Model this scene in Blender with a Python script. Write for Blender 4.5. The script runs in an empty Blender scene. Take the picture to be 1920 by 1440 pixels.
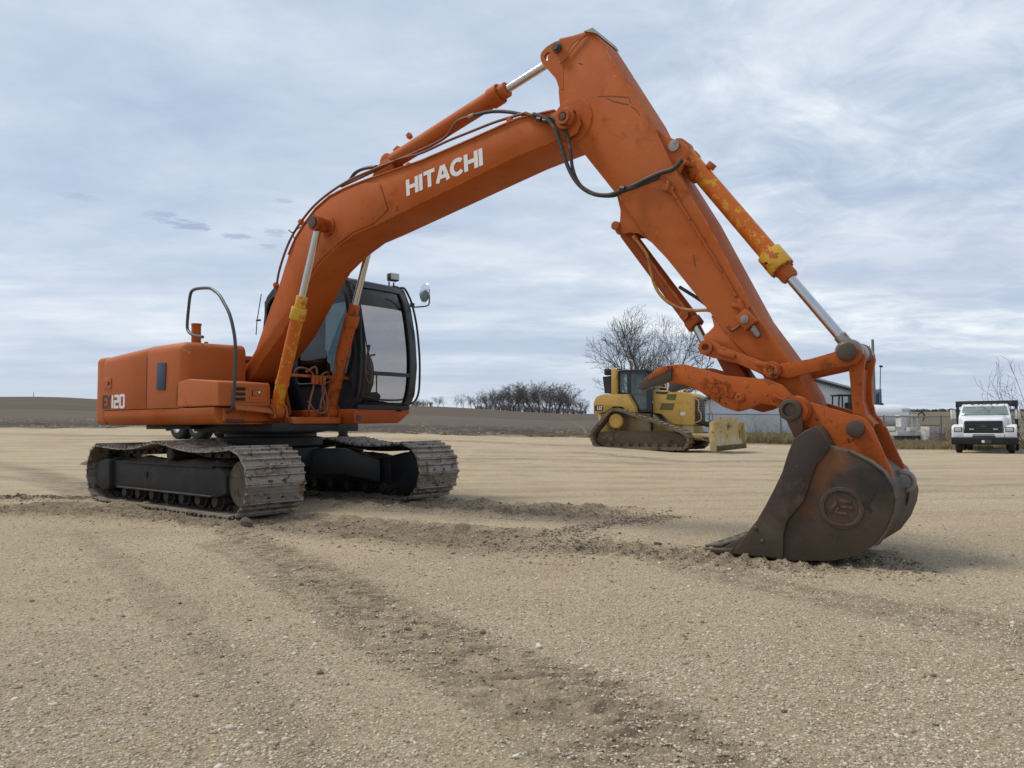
import bpy, bmesh, math, random
import numpy as np
from math import sin, cos, pi, radians
from mathutils import Vector, Matrix
from mathutils.geometry import tessellate_polygon
random.seed(7); rng = np.random.default_rng(11)
S = bpy.context.scene
COL = S.collection

# ------------------------------------------------------------------ camera
PITCH, ROLL, EYE = 0.0529, -0.0062, 0.88
cam = bpy.data.cameras.new('camera'); cam.sensor_width = 36; cam.lens = 26.625
cam.clip_start = 0.05; cam.clip_end = 3000
co = bpy.data.objects.new('camera', cam); COL.objects.link(co); S.camera = co
_R, _U, _B = Vector((1, 0, 0)), Vector((0, -sin(PITCH), cos(PITCH))), Vector((0, -cos(PITCH), -sin(PITCH)))
R2 = _R*cos(ROLL) + _U*sin(ROLL); U2 = _U*cos(ROLL) - _R*sin(ROLL)
m = Matrix((R2, U2, _B)).transposed().to_4x4(); m.translation = (0, 0, EYE); co.matrix_world = m

# ------------------------------------------------------------------ sky
SUN_AZ, SUN_EL = radians(-75), radians(58)      # azimuth from +Y towards +X
W = bpy.data.worlds.new('World'); S.world = W; W.use_nodes = True
nt = W.node_tree; nt.nodes.clear(); N = nt.nodes.new; L = nt.links.new
def math_(op, a, b=None, c=None):
    n = N('ShaderNodeMath'); n.operation = op
    for i, v in enumerate((a, b, c)):
        if v is None: continue
        if isinstance(v, (int, float)): n.inputs[i].default_value = v
        else: L(v, n.inputs[i])
    return n.outputs[0]
def ramp(fac, stops):
    n = N('ShaderNodeValToRGB'); e = n.color_ramp.elements
    for i, (p, c) in enumerate(stops):
        el = e[i] if i < 2 else e.new(p)
        el.position = p; el.color = (c, c, c, 1) if isinstance(c, (int, float)) else (*c, 1)
    L(fac, n.inputs[0]); return n.outputs[0]
def mixc(f, a, b):
    n = N('ShaderNodeMix'); n.data_type = 'RGBA'
    for i, v in ((0, f), (6, a), (7, b)):
        if isinstance(v, (int, float)): n.inputs[i].default_value = v
        elif isinstance(v, tuple): n.inputs[i].default_value = (*v, 1)
        else: L(v, n.inputs[i])
    return n.outputs[2]
def noise(vec, scale, detail=5, rough=.55, dist=0, w=None):
    n = N('ShaderNodeTexNoise'); n.inputs['Scale'].default_value = scale; n.inputs['Detail'].default_value = detail
    n.inputs['Roughness'].default_value = rough; n.inputs['Distortion'].default_value = dist
    L(vec, n.inputs['Vector']); return n.outputs[0]
tc = N('ShaderNodeTexCoord'); sx = N('ShaderNodeSeparateXYZ'); L(tc.outputs['Generated'], sx.inputs[0])
X, Y, Z = sx.outputs
zz = math_('ADD', math_('MAXIMUM', Z, 0.0), 0.10)
uu = math_('DIVIDE', X, zz); vv = math_('DIVIDE', Y, zz)
# the cloud layers run in long bands across the view
def plane(ax, ay, ang, off=0):
    cb = N('ShaderNodeCombineXYZ')
    ca, sa = cos(ang), sin(ang)
    L(math_('MULTIPLY', math_('ADD', math_('MULTIPLY', uu, ca), math_('MULTIPLY', vv, sa)), ax), cb.inputs[0])
    L(math_('MULTIPLY', math_('ADD', math_('MULTIPLY', uu, -sa), math_('MULTIPLY', vv, ca)), ay), cb.inputs[1])
    cb.inputs[2].default_value = off
    return cb.outputs[0]
big = noise(plane(.22, .38, .35, 1.3), 1.0, 3, .45, .35)
mid = noise(plane(.55, 1.0, .25, 4.1), 1.0, 6, .55, .5)
fin = noise(plane(1.7, 2.6, -.3, 7.7), 1.0, 7, .6, .3)
mot = noise(plane(3.2, 3.6, .5, 5.1), 1.0, 7, .62, .6)
rightw = ramp(math_('ADD', X, .0), [(.0, 0.0), (.35, 1.0)])
lum = math_('ADD', math_('ADD', math_('MULTIPLY', big, .55), math_('MULTIPLY', mid, .42)), math_('MULTIPLY', fin, .32))
lum = math_('ADD', lum, math_('MULTIPLY', math_('SUBTRACT', mot, .46), math_('ADD', math_('MULTIPLY', rightw, .50), .16)))
lum = math_('SUBTRACT', lum, .08)
cl = ramp(lum, [(.42, (2.95, 3.5, 4.45)), (.53, (3.65, 4.2, 5.0)), (.61, (4.4, 4.9, 5.5)), (.76, (6.1, 6.3, 6.5))])
# paler, hazier towards the horizon
hz = ramp(Z, [(0.0, 1.0), (.045, .85), (.10, .15), (.2, 0.0)])
cl = mixc(math_('MULTIPLY', hz, .62), cl, (3.95, 4.5, 5.2))
# a darker slate band low in the sky
bn = noise(plane(.25, 1.1, .1, 9.2), 1.0, 4, .5, .4)
bz = ramp(Z, [(.02, .2), (.08, 1.0), (.17, .9), (.30, 0.0)])
cl = mixc(math_('MULTIPLY', math_('MULTIPLY', ramp(bn, [(.38, 0.0), (.58, 1.0)]), bz), .75), cl, (2.8, 3.35, 4.4))
# small detached grey cloudlets
CW = math_('MULTIPLY', math_('SUBTRACT', noise(plane(9, 16, 0, 2.0), 1.0, 8, .72, .8), .5), 6.0)
def cloudlet(cl, az, el, wa, we, amt):
    a = math_('SUBTRACT', math_('ARCTAN2', X, Y), az); e = math_('SUBTRACT', math_('ARCSINE', Z), el)
    wob = CW
    d = math_('ADD', math_('POWER', math_('DIVIDE', a, wa), 2.0), math_('POWER', math_('DIVIDE', e, we), 2.0))
    d = math_('ADD', d, wob)
    mk = ramp(d, [(.0, 1.0), (1.1, 0.0)])
    return mixc(math_('MULTIPLY', mk, amt), cl, (2.4, 2.8, 3.8))
for az, el, wa, we, amt in [(-0.4361,0.2494,0.0225,0.0063,0.7),(-0.4044,0.242,0.0324,0.0063,0.9),(-0.3507,0.2332,0.0183,0.0042,0.8),(-0.5225,0.2606,0.0254,0.0042,0.5),(-0.306,0.2416,0.0155,0.0056,0.7),(-0.2967,0.2802,0.0155,0.0035,0.5),(-0.3136,0.2235,0.0113,0.0042,0.6),(0.1635,0.23,0.0085,0.007,0.2),(-0.1123,0.2535,0.0423,0.0099,0.3)]:
    cl = cloudlet(cl, az, el, wa, we, amt)
sky = N('ShaderNodeTexSky'); sky.sky_type = 'NISHITA'; sky.sun_disc = False
sky.sun_elevation = SUN_EL; sky.sun_rotation = SUN_AZ; sky.dust_density = 2.0
cl = mixc(.92, sky.outputs[0], cl)
bg = N('ShaderNodeBackground'); bg.inputs['Strength'].default_value = 0.1; L(cl, bg.inputs[0])
ow = N('ShaderNodeOutputWorld'); L(bg.outputs[0], ow.inputs[0])
sl = bpy.data.lights.new('sun', 'SUN'); sl.energy = 1.6; sl.angle = radians(14); sl.color = (1, .93, .82)
so = bpy.data.objects.new('sun', sl); COL.objects.link(so)
sd = Vector((sin(SUN_AZ)*cos(SUN_EL), cos(SUN_AZ)*cos(SUN_EL), sin(SUN_EL)))
so.rotation_euler = sd.to_track_quat('Z', 'Y').to_euler()
S.view_settings.view_transform = 'Standard'; S.view_settings.look = 'None'
S.view_settings.exposure = 0.69; S.view_settings.gamma = 1.0

# ------------------------------------------------------------------ materials
def newmat(name):
    global nt, N, L
    m = bpy.data.materials.new(name); m.use_nodes = True; nt = m.node_tree; nt.nodes.clear(); N = nt.nodes.new; L = nt.links.new
    b = N('ShaderNodeBsdfPrincipled'); o = N('ShaderNodeOutputMaterial'); L(b.outputs[0], o.inputs[0])
    t = N('ShaderNodeTexCoord')
    return m, b, t.outputs['Object']
def bump(b, h, strength=.3, dist=.01):
    n = N('ShaderNodeBump'); n.inputs['Strength'].default_value = strength; n.inputs['Distance'].default_value = dist
    L(h, n.inputs['Height']); L(n.outputs[0], b.inputs['Normal'])
def scl(c, k): return tuple(min(1, x*k) for x in c)
def mk(name, col, rough=.5, metal=0., var=.12, vs=2.5, chips=None, dust=None, bmp=None, spec=.5, edge=None, fade=None):
    """colour + slow tone variation + chips [(colour, scale, threshold, softness)] + dust on upward faces"""
    m, b, oc = newmat(name)
    c = mixc(noise(oc, vs, 6, .6), scl(col, 1-var), scl(col, 1+var))
    rg = noise(oc, vs*3, 5, .6)
    if fade:
        c = mixc(math_('MULTIPLY', ramp(noise(oc, .8, 7, .62, .5), [(.42, 0.0), (.66, 1.0)]), fade[1]), c, fade[0])
    for cc, sc, th, sf in (chips or []):
        k = noise(oc, sc, 9, .68, .6)
        f = ramp(k, [(th, 0.0), (th+sf, 1.0)])
        c = mixc(f, c, cc)
    if edge:
        bv = N('ShaderNodeBevel'); bv.samples = 4; bv.inputs['Radius'].default_value = edge[1]
        gg = N('ShaderNodeNewGeometry'); dp = N('ShaderNodeVectorMath'); dp.operation = 'DOT_PRODUCT'; L(bv.outputs[0], dp.inputs[0]); L(gg.outputs['Normal'], dp.inputs[1])
        ef = ramp(dp.outputs['Value'], [(.90, 1.0), (.995, 0.0)])
        ef = math_('MULTIPLY', ef, ramp(noise(oc, 13, 8, .7), [(.47, 0.0), (.60, 1.0)]))
        c = mixc(math_('MULTIPLY', ef, edge[2]), c, edge[0])
    if dust:
        g = N('ShaderNodeNewGeometry'); s2 = N('ShaderNodeSeparateXYZ'); L(g.outputs['Normal'], s2.inputs[0])
        up = ramp(s2.outputs[2], [(.35, 0.0), (.95, 1.0)])
        f = math_('MULTIPLY', up, ramp(noise(oc, 5, 6, .65), [(.35, .25), (.65, 1.0)]))
        c = mixc(math_('MULTIPLY', f, dust[1]), c, dust[0])
    L(c, b.inputs['Base Color'])
    L(math_('ADD', math_('MULTIPLY', rg, .25), rough-.12), b.inputs['Roughness'])
    b.inputs['Metallic'].default_value = metal
    b.inputs['Specular IOR Level'].default_value = spec
    if bmp: bump(b, noise(oc, bmp[0], 6, .65), bmp[1], bmp[2] if len(bmp) > 2 else .01)
    return m
OR = (.40, .086, .012)
DUST = (.30, .24, .18); DARK = (.035, .026, .02); RUST = (.13, .05, .025)
M = {}
M['orange'] = mk('orange_paint', OR, .62, 0, .16, 2.2, [(scl(OR, .74), 4, .58, .12), ((.60, .26, .13), 30, .67, .02), (DARK, 18, .67, .02), (DARK, 55, .68, .02)], (DUST, .28), (2.2, .35, .02), .16, ((.60, .30, .17), .014, .8), ((.47, .17, .07), .42))
M['orange_worn'] = mk('orange_paint_scratched', scl(OR, .98), .55, 0, .18, 3, [(scl(OR, .55), 6, .55, .08), (DARK, 11, .62, .03), ((.07, .03, .02), 27, .61, .02), ((.62, .2, .08), 30, .66, .02)], (DUST, .35), (40, .15, .004), .22, ((.10, .05, .035), .012, .8), ((.36, .11, .035), .3))
M['orange_side'] = mk('faded_orange_panel', (.42, .104, .022), .55, 0, .08, 1.2, [(scl(OR, .8), 3, .60, .1), (DARK, 30, .70, .02)], (DUST, .2), (1.6, .35, .04), .22, ((.62, .34, .2), .01, .5), ((.47, .17, .07), .3))
M['orange_deep'] = mk('deep_orange_paint', (.33, .064, .011), .5, 0, .2, 4, [(DARK, 7, .60, .12)], None, (40, .08, .004), .22)  # deeper orange with soft dark blotches
M['orange_yellow'] = mk('orange_over_yellow_paint', (.52, .12, .014), .5, 0, .12, 3, [((.56, .27, .02), 9, .55, .015), ((.60, .33, .03), 21, .60, .02), (DARK, 24, .66, .02)], None, (50, .1, .003), .25)
M['yellow_chipped'] = mk('yellow_paint_chipped', (.60, .34, .03), .45, 0, .15, 4, [((.45, .10, .02), 14, .54, .03), (DARK, 22, .60, .02)], None, (50, .15, .003), .4)
def zone(mat, spots, zlow=None):
    global nt, N, L
    nt = mat.node_tree; N = nt.nodes.new; L = nt.links.new
    b = [n for n in nt.nodes if n.type == 'BSDF_PRINCIPLED'][0]; src = b.inputs['Base Color'].links[0].from_socket
    t = N('ShaderNodeTexCoord').outputs['Object']; nz = noise(t, 4.5, 8, .68, .5); c = src
    if zlow:
        s = N('ShaderNodeSeparateXYZ'); L(t, s.inputs[0])
        f = ramp(math_('ADD', s.outputs[2], math_('MULTIPLY', math_('SUBTRACT', nz, .5), .9)), [(zlow[0], 1.0), (zlow[1], 0.0)])
        c = mixc(math_('MULTIPLY', f, zlow[3]), c, zlow[2])
    for p, r, col, am in spots:
        v = N('ShaderNodeVectorMath'); v.operation = 'DISTANCE'; L(t, v.inputs[0]); v.inputs[1].default_value = p
        f = ramp(math_('ADD', math_('DIVIDE', v.outputs['Value'], r), math_('MULTIPLY', math_('SUBTRACT', nz, .5), 3.0)), [(.3, 1.0), (1.05, 0.0)])
        c = mixc(math_('MULTIPLY', f, am), c, col)
    L(c, b.inputs['Base Color'])
M['chrome'] = mk('chrome_rod', (.55, .55, .56), .22, 1.0, .18, 12)
M['steel'] = mk('worn_steel', (.30, .26, .23), .42, .85, .2, 8, [(RUST, 10, .56, .1)], None, (40, .1, .003))
M['brown_steel'] = mk('dirty_bucket_steel', (.052, .034, .026), .62, .05, .35, 3, [((.095, .070, .044), 1.6, .48, .16), ((.075, .036, .026), 2.7, .54, .1), ((.30, .085, .02), 2.6, .66, .06), ((.020, .016, .013), 7, .57, .1), ((.16, .13, .095), 24, .67, .04)], (DUST, .5), (30, .35, .006), .3, ((.24, .20, .16), .012, .6))
M['bucket_plate'] = mk('dark_bucket_cutter', (.045, .030, .025), .62, .05, .3, 2.5, [((.11, .085, .06), 1.9, .50, .16), ((.06, .028, .024), 5, .56, .1), ((.17, .14, .105), 28, .66, .03)], (DUST, .5), (25, .35, .006), .3, ((.22, .19, .15), .012, .6))
BS_ = [(6.513,-0.6,0.634),(6.456,-0.6,0.503),(6.371,-0.6,0.349),(6.778,-0.6,0.516),(6.527,-0.6,0.195),(6.233,-0.6,0.12)]
ZONES = lambda: (zone(M['brown_steel'], [(BS_[0], .13, (.22, .075, .022), .65), (BS_[1], .10, (.17, .058, .02), .6), (BS_[2], .10, (.16, .055, .022), .5), (BS_[3], .16, (.020, .018, .015), .7)], (.10, .40, (.085, .064, .042), .6)), zone(M['bucket_plate'], [(BS_[5], .2, (.10, .078, .05), .6)], (.10, .40, (.095, .074, .048), .6)))
M['pin_steel'] = mk('oily_pin_steel', (.09, .065, .05), .45, .5, .3, 12, None, None, (60, .1, .002))
ZONES()
M['black'] = mk('black_paint', (.011, .012, .014), .5, 0, .25, 3, [((.028, .026, .024), 5, .55, .2)], (DUST, .12), (30, .06, .003), .35)
M['frame_black'] = mk('dusty_black_undercarriage', (.018, .017, .016), .6, 0, .3, 3, [((.065, .052, .040), 4, .54, .2), ((.16, .13, .10), 18, .66, .05)], (DUST, .45), (25, .15, .004), .35)
M['cab_black'] = mk('dark_grey_cab_paint', (.016, .019, .025), .42, 0, .15, 2, None, None, (40, .03, .002), .45)
M['rubber'] = mk('black_rubber', (.02, .02, .021), .75, 0, .3, 8, [((.05, .045, .04), 8, .6, .15)])
M['rail'] = mk('grey_handrail_paint', (.045, .052, .058), .45, 0, .15, 9, None, None, None, .5)
M['hose'] = mk('hydraulic_hose', (.030, .026, .022), .55, 0, .3, 8, [((.22, .08, .03), 6, .56, .12)])
M['hose_orange'] = mk('painted_hose', (.17, .052, .02), .5, 0, .3, 8, [((.05, .035, .025), 8, .55, .12)])
M['hose_yellow'] = mk('ochre_hose', (.38, .17, .03), .5, 0, .3, 8, [((.20, .06, .02), 8, .5, .15)])
M['shoe'] = mk('muddy_steel_track_shoes', (.27, .25, .22), .55, .4, .3, 5, [((.18, .13, .09), 5, .50, .06), ((.08, .055, .04), 11, .56, .04), ((.42, .39, .34), 19, .60, .05)], (DUST, .35), (30, .4, .006), .4)
M['shoe_in'] = mk('dark_track_chain', (.035, .028, .023), .65, .3, .3, 8, [((.10, .08, .06), 8, .56, .1)], (DUST, .5), (25, .3, .006))
M['mud'] = mk('dried_mud', (.13, .105, .08), .95, 0, .3, 9, [((.07, .052, .04), 12, .52, .1), ((.26, .22, .17), 20, .63, .05)], None, (25, .8, .01), .2)
M['white_letter'] = mk('white_decal', (.74, .72, .70), .5, 0, .05)
M['dark_letter'] = mk('dark_red_decal', (.055, .012, .010), .5)
M['grill_blue'] = mk('blue_grey_mesh', (.030, .045, .085), .5, .2, .2, 20)
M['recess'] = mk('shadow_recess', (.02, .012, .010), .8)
M['white_paint'] = mk('white_paint', (.72, .73, .74), .4, 0, .06, 2, None, (DUST, .2))
M['white_dirty'] = mk('dirty_white_paint', (.60, .59, .56), .5, 0, .2, 2, [((.22, .18, .14), 5, .56, .1)], (DUST, .3))
M['cat'] = mk('yellow_machine_paint', (.47, .285, .06), .55, 0, .12, 1.2, [((.24, .17, .08), 3, .54, .14), ((.16, .12, .07), 8, .62, .08)], (DUST, .4), None, .4)
M['cat_dirty'] = mk('muddy_yellow_paint', (.46, .31, .10), .6, 0, .2, 1.5, [((.46, .40, .26), 2.2, .46, .12), ((.07, .05, .03), 1.5, .56, .03)], (DUST, .4), None, .3)
M['cat_mud'] = mk('mud_caked_track_frame', (.115, .085, .058), .85, 0, .3, 2, [((.26, .17, .05), 3, .58, .1), ((.05, .038, .025), 4, .56, .1)], (DUST, .5), (10, .5, .02), .2)
M['dozer_shoe'] = mk('dried_mud_track_shoes', (.17, .135, .09), .85, 0, .3, 3, [((.06, .045, .03), 5, .52, .1)], (DUST, .7), (20, .4, .02), .2)
M['olive'] = mk('dark_vent_screen', (.10, .085, .015), .6, 0, .1, 8)
M['bark'] = mk('bare_tree_bark', (.105, .092, .080), .9, 0, .25, 3)
M['bark_far'] = mk('distant_bark', (.13, .112, .10), .95, 0, .2, .5)
M['grey_wood'] = mk('weathered_wood', (.20, .19, .175), .85, 0, .2, 4)
M['galv'] = mk('galvanised_metal', (.20, .21, .22), .5, .6, .15, 5)
M['drygrass'] = mk('dry_grass', (.30, .235, .13), .9, 0, .35, 3, [((.16, .15, .06), .8, .50, .15)], None, None, .1)
M['chain'] = mk('chrome_rim', (.8, .8, .82), .18, 1.0, .03)
M['lamp'] = mk('lamp_lens', (.5, .52, .52), .15, 0, .1, 5)
M['seat'] = mk('dark_seat_fabric', (.035, .036, .04), .85)
M['brown_rust'] = mk('rusty_brown_steel', (.12, .05, .028), .6, 0, .3, 6, [((.22, .07, .02), 9, .64, .08), ((.05, .035, .028), 7, .5, .1)])
M['brown'] = mk('rust_brown', (.16, .06, .04), .7)
def glassmat(name, col, alpha, rough=.03):
    m, b, oc = newmat(name)
    tr = N('ShaderNodeBsdfTransparent'); gl = N('ShaderNodeBsdfGlossy'); gl.inputs['Roughness'].default_value = rough
    tr.inputs[0].default_value = (*col, 1)
    fr = N('ShaderNodeLayerWeight'); fr.inputs['Blend'].default_value = .5
    mx = N('ShaderNodeMixShader'); L(math_('ADD', math_('MULTIPLY', math_('POWER', fr.outputs['Facing'], 4.0), .5), alpha+.02), mx.inputs[0])
    L(tr.outputs[0], mx.inputs[1]); L(gl.outputs[0], mx.inputs[2])
    gl.inputs[0].default_value = (.9, .9, .9, 1)
    o = [n for n in nt.nodes if n.type == 'OUTPUT_MATERIAL'][0]; L(mx.outputs[0], o.inputs[0])
    return m
M['glass'] = glassmat('clear_tinted_glass', (.80, .78, .77), .0)
M['glass_green'] = glassmat('green_tinted_glass', (.45, .55, .52), .06)
M['glass_dark'] = glassmat('dark_tinted_glass', (.34, .42, .44), .03)
M['mirror'] = mk('mirror_glass', (.8, .82, .84), .12, 1.0, .02)
def corrugated():
    m, b, oc = newmat('corrugated_metal_siding')
    w = N('ShaderNodeTexWave'); w.wave_type = 'BANDS'; w.bands_direction = 'X'; w.inputs['Scale'].default_value = 1.6; L(oc, w.inputs[0])
    c = mixc(noise(oc, .6, 5), (.58, .60, .63), (.70, .72, .74)); L(c, b.inputs['Base Color'])
    b.inputs['Roughness'].default_value = .5; b.inputs['Metallic'].default_value = .2
    bump(b, w.outputs[1], .7, .04); return m
M['siding'] = corrugated()

# ------------------------------------------------------------------ mesh helpers
def link(o, parent=None, label=None, cat=None, group=None, kind=None):
    COL.objects.link(o)
    if parent is not None: o.parent = parent
    if label: o['label'] = label
    if cat: o['category'] = cat
    if group: o['group'] = group
    if kind: o['kind'] = kind
    return o
def thing(name, label, cat, loc=(0, 0, 0), rz=0., group=None):
    o = bpy.data.objects.new(name, None); o.location = loc; o.rotation_euler = (0, 0, rz); o.empty_display_size = .2
    return link(o, None, label, cat, group)
def rounded(pts, r, n=4):
    out = []; k = len(pts)
    for i in range(k):
        p = Vector(pts[i]); a = Vector(pts[i-1])-p; b = Vector(pts[(i+1) % k])-p
        rr = r[i] if isinstance(r, (list, tuple)) else r
        t = min(rr, a.length*.45, b.length*.45)
        if t < 1e-4: out.append(tuple(p)); continue
        p0, p1 = p+a.normalized()*t, p+b.normalized()*t
        for j in range(n+1):
            u = j/n; out.append(tuple(p0*(1-u)**2 + p*2*u*(1-u) + p1*u*u))
    return out
def spline(pts, n=6):
    P = [Vector(p) for p in pts]; out = []
    for i in range(len(P)-1):
        p0 = P[max(i-1, 0)]; p1 = P[i]; p2 = P[i+1]; p3 = P[min(i+2, len(P)-1)]
        for j in range(n):
            t = j/n
            out.append(.5*((2*p1)+(-p0+p2)*t+(2*p0-5*p1+4*p2-p3)*t*t+(-p0+3*p1-3*p2+p3)*t**3))
    out.append(P[-1]); return [tuple(p) for p in out]
def circ(cx, cz, r, n=16, a0=0, a1=2*pi):
    return [(cx+r*cos(a0+(a1-a0)*i/n), cz+r*sin(a0+(a1-a0)*i/n)) for i in range(n)]
class MB:
    def __init__(s): s.v = []; s.f = []
    def add(s, v, f):
        k = len(s.v); s.v += [tuple(p) for p in v]; s.f += [tuple(i+k for i in q) for q in f]; return s
    def prism(s, pts, y0, y1, holes=None, ax='y'):
        """outline (x,z) extruded along y (or (y,z) along x, or (x,y) along z)"""
        loops = [list(pts)] + [list(h) for h in (holes or [])]
        def mp(a, b, t): return (a, t, b) if ax == 'y' else ((t, a, b) if ax == 'x' else (a, b, t))
        base = []; off = 0
        for lp in loops: base += lp
        n = len(base); V = [mp(a, b, y0) for a, b in base] + [mp(a, b, y1) for a, b in base]; Fc = []
        if holes:
            for t in tessellate_polygon([[Vector((a, b, 0)) for a, b in lp] for lp in loops]):
                Fc.append(tuple(t)); Fc.append(tuple(i+n for i in reversed(t)))
        else:
            Fc.append(tuple(range(n))); Fc.append(tuple(range(2*n-1, n-1, -1)))
        for lp in loops:
            k = len(lp)
            for i in range(k):
                a, b = off+i, off+(i+1) % k; Fc.append((a, a+n, b+n, b))
            off += k
        return s.add(V, Fc)
    def box(s, c, d, rz=0, ry=0):
        V = [Vector((x*d[0]/2, y*d[1]/2, z*d[2]/2)) for x in (-1, 1) for y in (-1, 1) for z in (-1, 1)]
        R = Matrix.Rotation(rz, 3, 'Z') @ Matrix.Rotation(ry, 3, 'Y')
        return s.add([R @ p + Vector(c) for p in V], [(0, 1, 3, 2), (4, 6, 7, 5), (0, 4, 5, 1), (2, 3, 7, 6), (0, 2, 6, 4), (1, 5, 7, 3)])
    def cyl(s, p0, p1, r0, r1=None, n=20, caps=True):
        r1 = r0 if r1 is None else r1; p0, p1 = Vector(p0), Vector(p1); d = (p1-p0).normalized()
        u = d.orthogonal().normalized(); w = d.cross(u)
        V = [p0+(u*cos(2*pi*i/n)+w*sin(2*pi*i/n))*r0 for i in range(n)] + [p1+(u*cos(2*pi*i/n)+w*sin(2*pi*i/n))*r1 for i in range(n)]
        Fc = [(i, (i+1) % n, n+(i+1) % n, n+i) for i in range(n)]
        if caps: Fc += [tuple(range(n-1, -1, -1)), tuple(range(n, 2*n))]
        return s.add(V, Fc)
    def tube(s, pts, r, n=8, closed=False):
        P = [Vector(p) for p in pts]; K = len(P); V = []; Fc = []; u = None
        for i, p in enumerate(P):
            if closed: d = P[(i+1) % K]-P[i-1]
            else: d = P[min(i+1, K-1)]-P[max(i-1, 0)]
            d.normalize()
            u = d.orthogonal().normalized() if u is None else (u-d*u.dot(d)).normalized()
            w = d.cross(u); rr = r[i] if isinstance(r, (list, tuple)) else r
            V += [p+(u*cos(2*pi*j/n)+w*sin(2*pi*j/n))*rr for j in range(n)]
        for i in range(K if closed else K-1):
            a, b = i*n, ((i+1) % K)*n
            Fc += [(a+j, a+(j+1) % n, b+(j+1) % n, b+j) for j in range(n)]
        if not closed: Fc += [tuple(range(n-1, -1, -1)), tuple(range((K-1)*n, K*n))]
        return s.add(V, Fc)
    def lathe(s, prof, org, axis, n=28, ring=False):
        """prof: (distance along axis, radius)"""
        o = Vector(org); d = Vector(axis).normalized(); u = d.orthogonal().normalized(); w = d.cross(u); V = []; Fc = []
        for t, r in prof: V += [o+d*t+(u*cos(2*pi*j/n)+w*sin(2*pi*j/n))*max(r, 1e-4) for j in range(n)]
        for i in range(len(prof)-1):
            a, b = i*n, (i+1)*n; Fc += [(a+j, a+(j+1) % n, b+(j+1) % n, b+j) for j in range(n)]
        if ring: a = (len(prof)-1)*n; Fc += [(a+j, a+(j+1) % n, (j+1) % n, j) for j in range(n)]
        else: Fc += [tuple(range(n-1, -1, -1)), tuple(range((len(prof)-1)*n, len(prof)*n))]
        return s.add(V, Fc)
    def map(s, fn): s.v = [tuple(fn(*p)) for p in s.v]; return s
    def build(s, name, mat, parent=None, label=None, cat=None, group=None, kind=None, bevel=0, smooth=32, seg=2):
        me = bpy.data.meshes.new(name); me.from_pydata(s.v, [], s.f)
        bm = bmesh.new(); bm.from_mesh(me)
        bmesh.ops.recalc_face_normals(bm, faces=bm.faces)
        if bevel:
            es = [e for e in bm.edges if e.is_manifold and e.calc_face_angle(0) > radians(30)]
            bmesh.ops.bevel(bm, geom=es, offset=bevel, segments=seg, profile=.5, affect='EDGES', clamp_overlap=True)
        bm.to_mesh(me); bm.free()
        if smooth:
            me.shade_smooth(); me.set_sharp_from_angle(angle=radians(smooth))
        me.materials.append(M[mat] if isinstance(mat, str) else mat)
        return link(bpy.data.objects.new(name, me), parent, label, cat, group, kind)
def rawmesh(name, v, f, mat, **kw):
    """v (n,3) array, f (m,k) array"""
    me = bpy.data.meshes.new(name); v = np.asarray(v, np.float32); f = np.asarray(f, np.int32); k = f.shape[1]
    me.vertices.add(len(v)); me.vertices.foreach_set('co', v.ravel())
    me.loops.add(f.size); me.loops.foreach_set('vertex_index', f.ravel())
    me.polygons.add(len(f)); me.polygons.foreach_set('loop_start', np.arange(len(f), dtype=np.int32)*k)
    me.update(calc_edges=True); me.validate()
    me.materials.append(M[mat] if isinstance(mat, str) else mat)
    return me
# block letters from strokes, unit height
GL = {'H': (.82, [[(.1, 0), (.1, 1)], [(.72, 0), (.72, 1)], [(.1, .5), (.72, .5)]]),
      'I': (.3, [[(.15, 0), (.15, 1)]]),
      'T': (.78, [[(.39, 0), (.39, .93)], [(.02, .915), (.76, .915)]]),
      'A': (.92, [[(.1, 0), (.42, .97)], [(.82, 0), (.50, .97)], [(.25, .3), (.67, .3)]]),
      'C': (.86, [[(.46+.36*cos(a)*1.0, .5+.41*sin(a)) for a in [radians(42+i*276/14) for i in range(15)]]]),
      'E': (.62, [[(.1, 0), (.1, 1)], [(.1, .92), (.58, .92)], [(.1, .5), (.54, .5)], [(.1, .08), (.58, .08)]]),
      'X': (.68, [[(.08, 0), (.6, 1)], [(.08, 1), (.6, 0)]]),
      '1': (.26, [[(.13, 0), (.13, 1)]]),
      '2': (.62, [[(.06, .92), (.54, .92), (.54, .5), (.08, .5), (.08, .08), (.58, .08)]]),
      '0': (.66, [[(.1, .12), (.16, .06), (.5, .06), (.56, .12), (.56, .88), (.5, .94), (.16, .94), (.1, .88), (.1, .06)]]),
      'F': (.6, [[(.1, 0), (.1, 1)], [(.1, .92), (.58, .92)], [(.1, .5), (.5, .5)]]),
      'S': (.66, [[(.58, .85), (.45, .94), (.2, .94), (.1, .8), (.14, .6), (.5, .44), (.56, .25), (.45, .07), (.2, .06), (.06, .17)]]),
      'M': (.9, [[(.1, 0), (.1, 1)], [(.1, .95), (.45, .3)], [(.45, .3), (.8, .95)], [(.8, 0), (.8, 1)]]),
      'D': (.66, [[(.1, 0), (.1, 1)], [(.1, .92), (.4, .92), (.56, .75), (.56, .25), (.4, .08), (.1, .08)]]),
      '6': (.62, [[(.52, .92), (.1, .92), (.1, .08), (.54, .08), (.54, .5), (.1, .5)]])}
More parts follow.
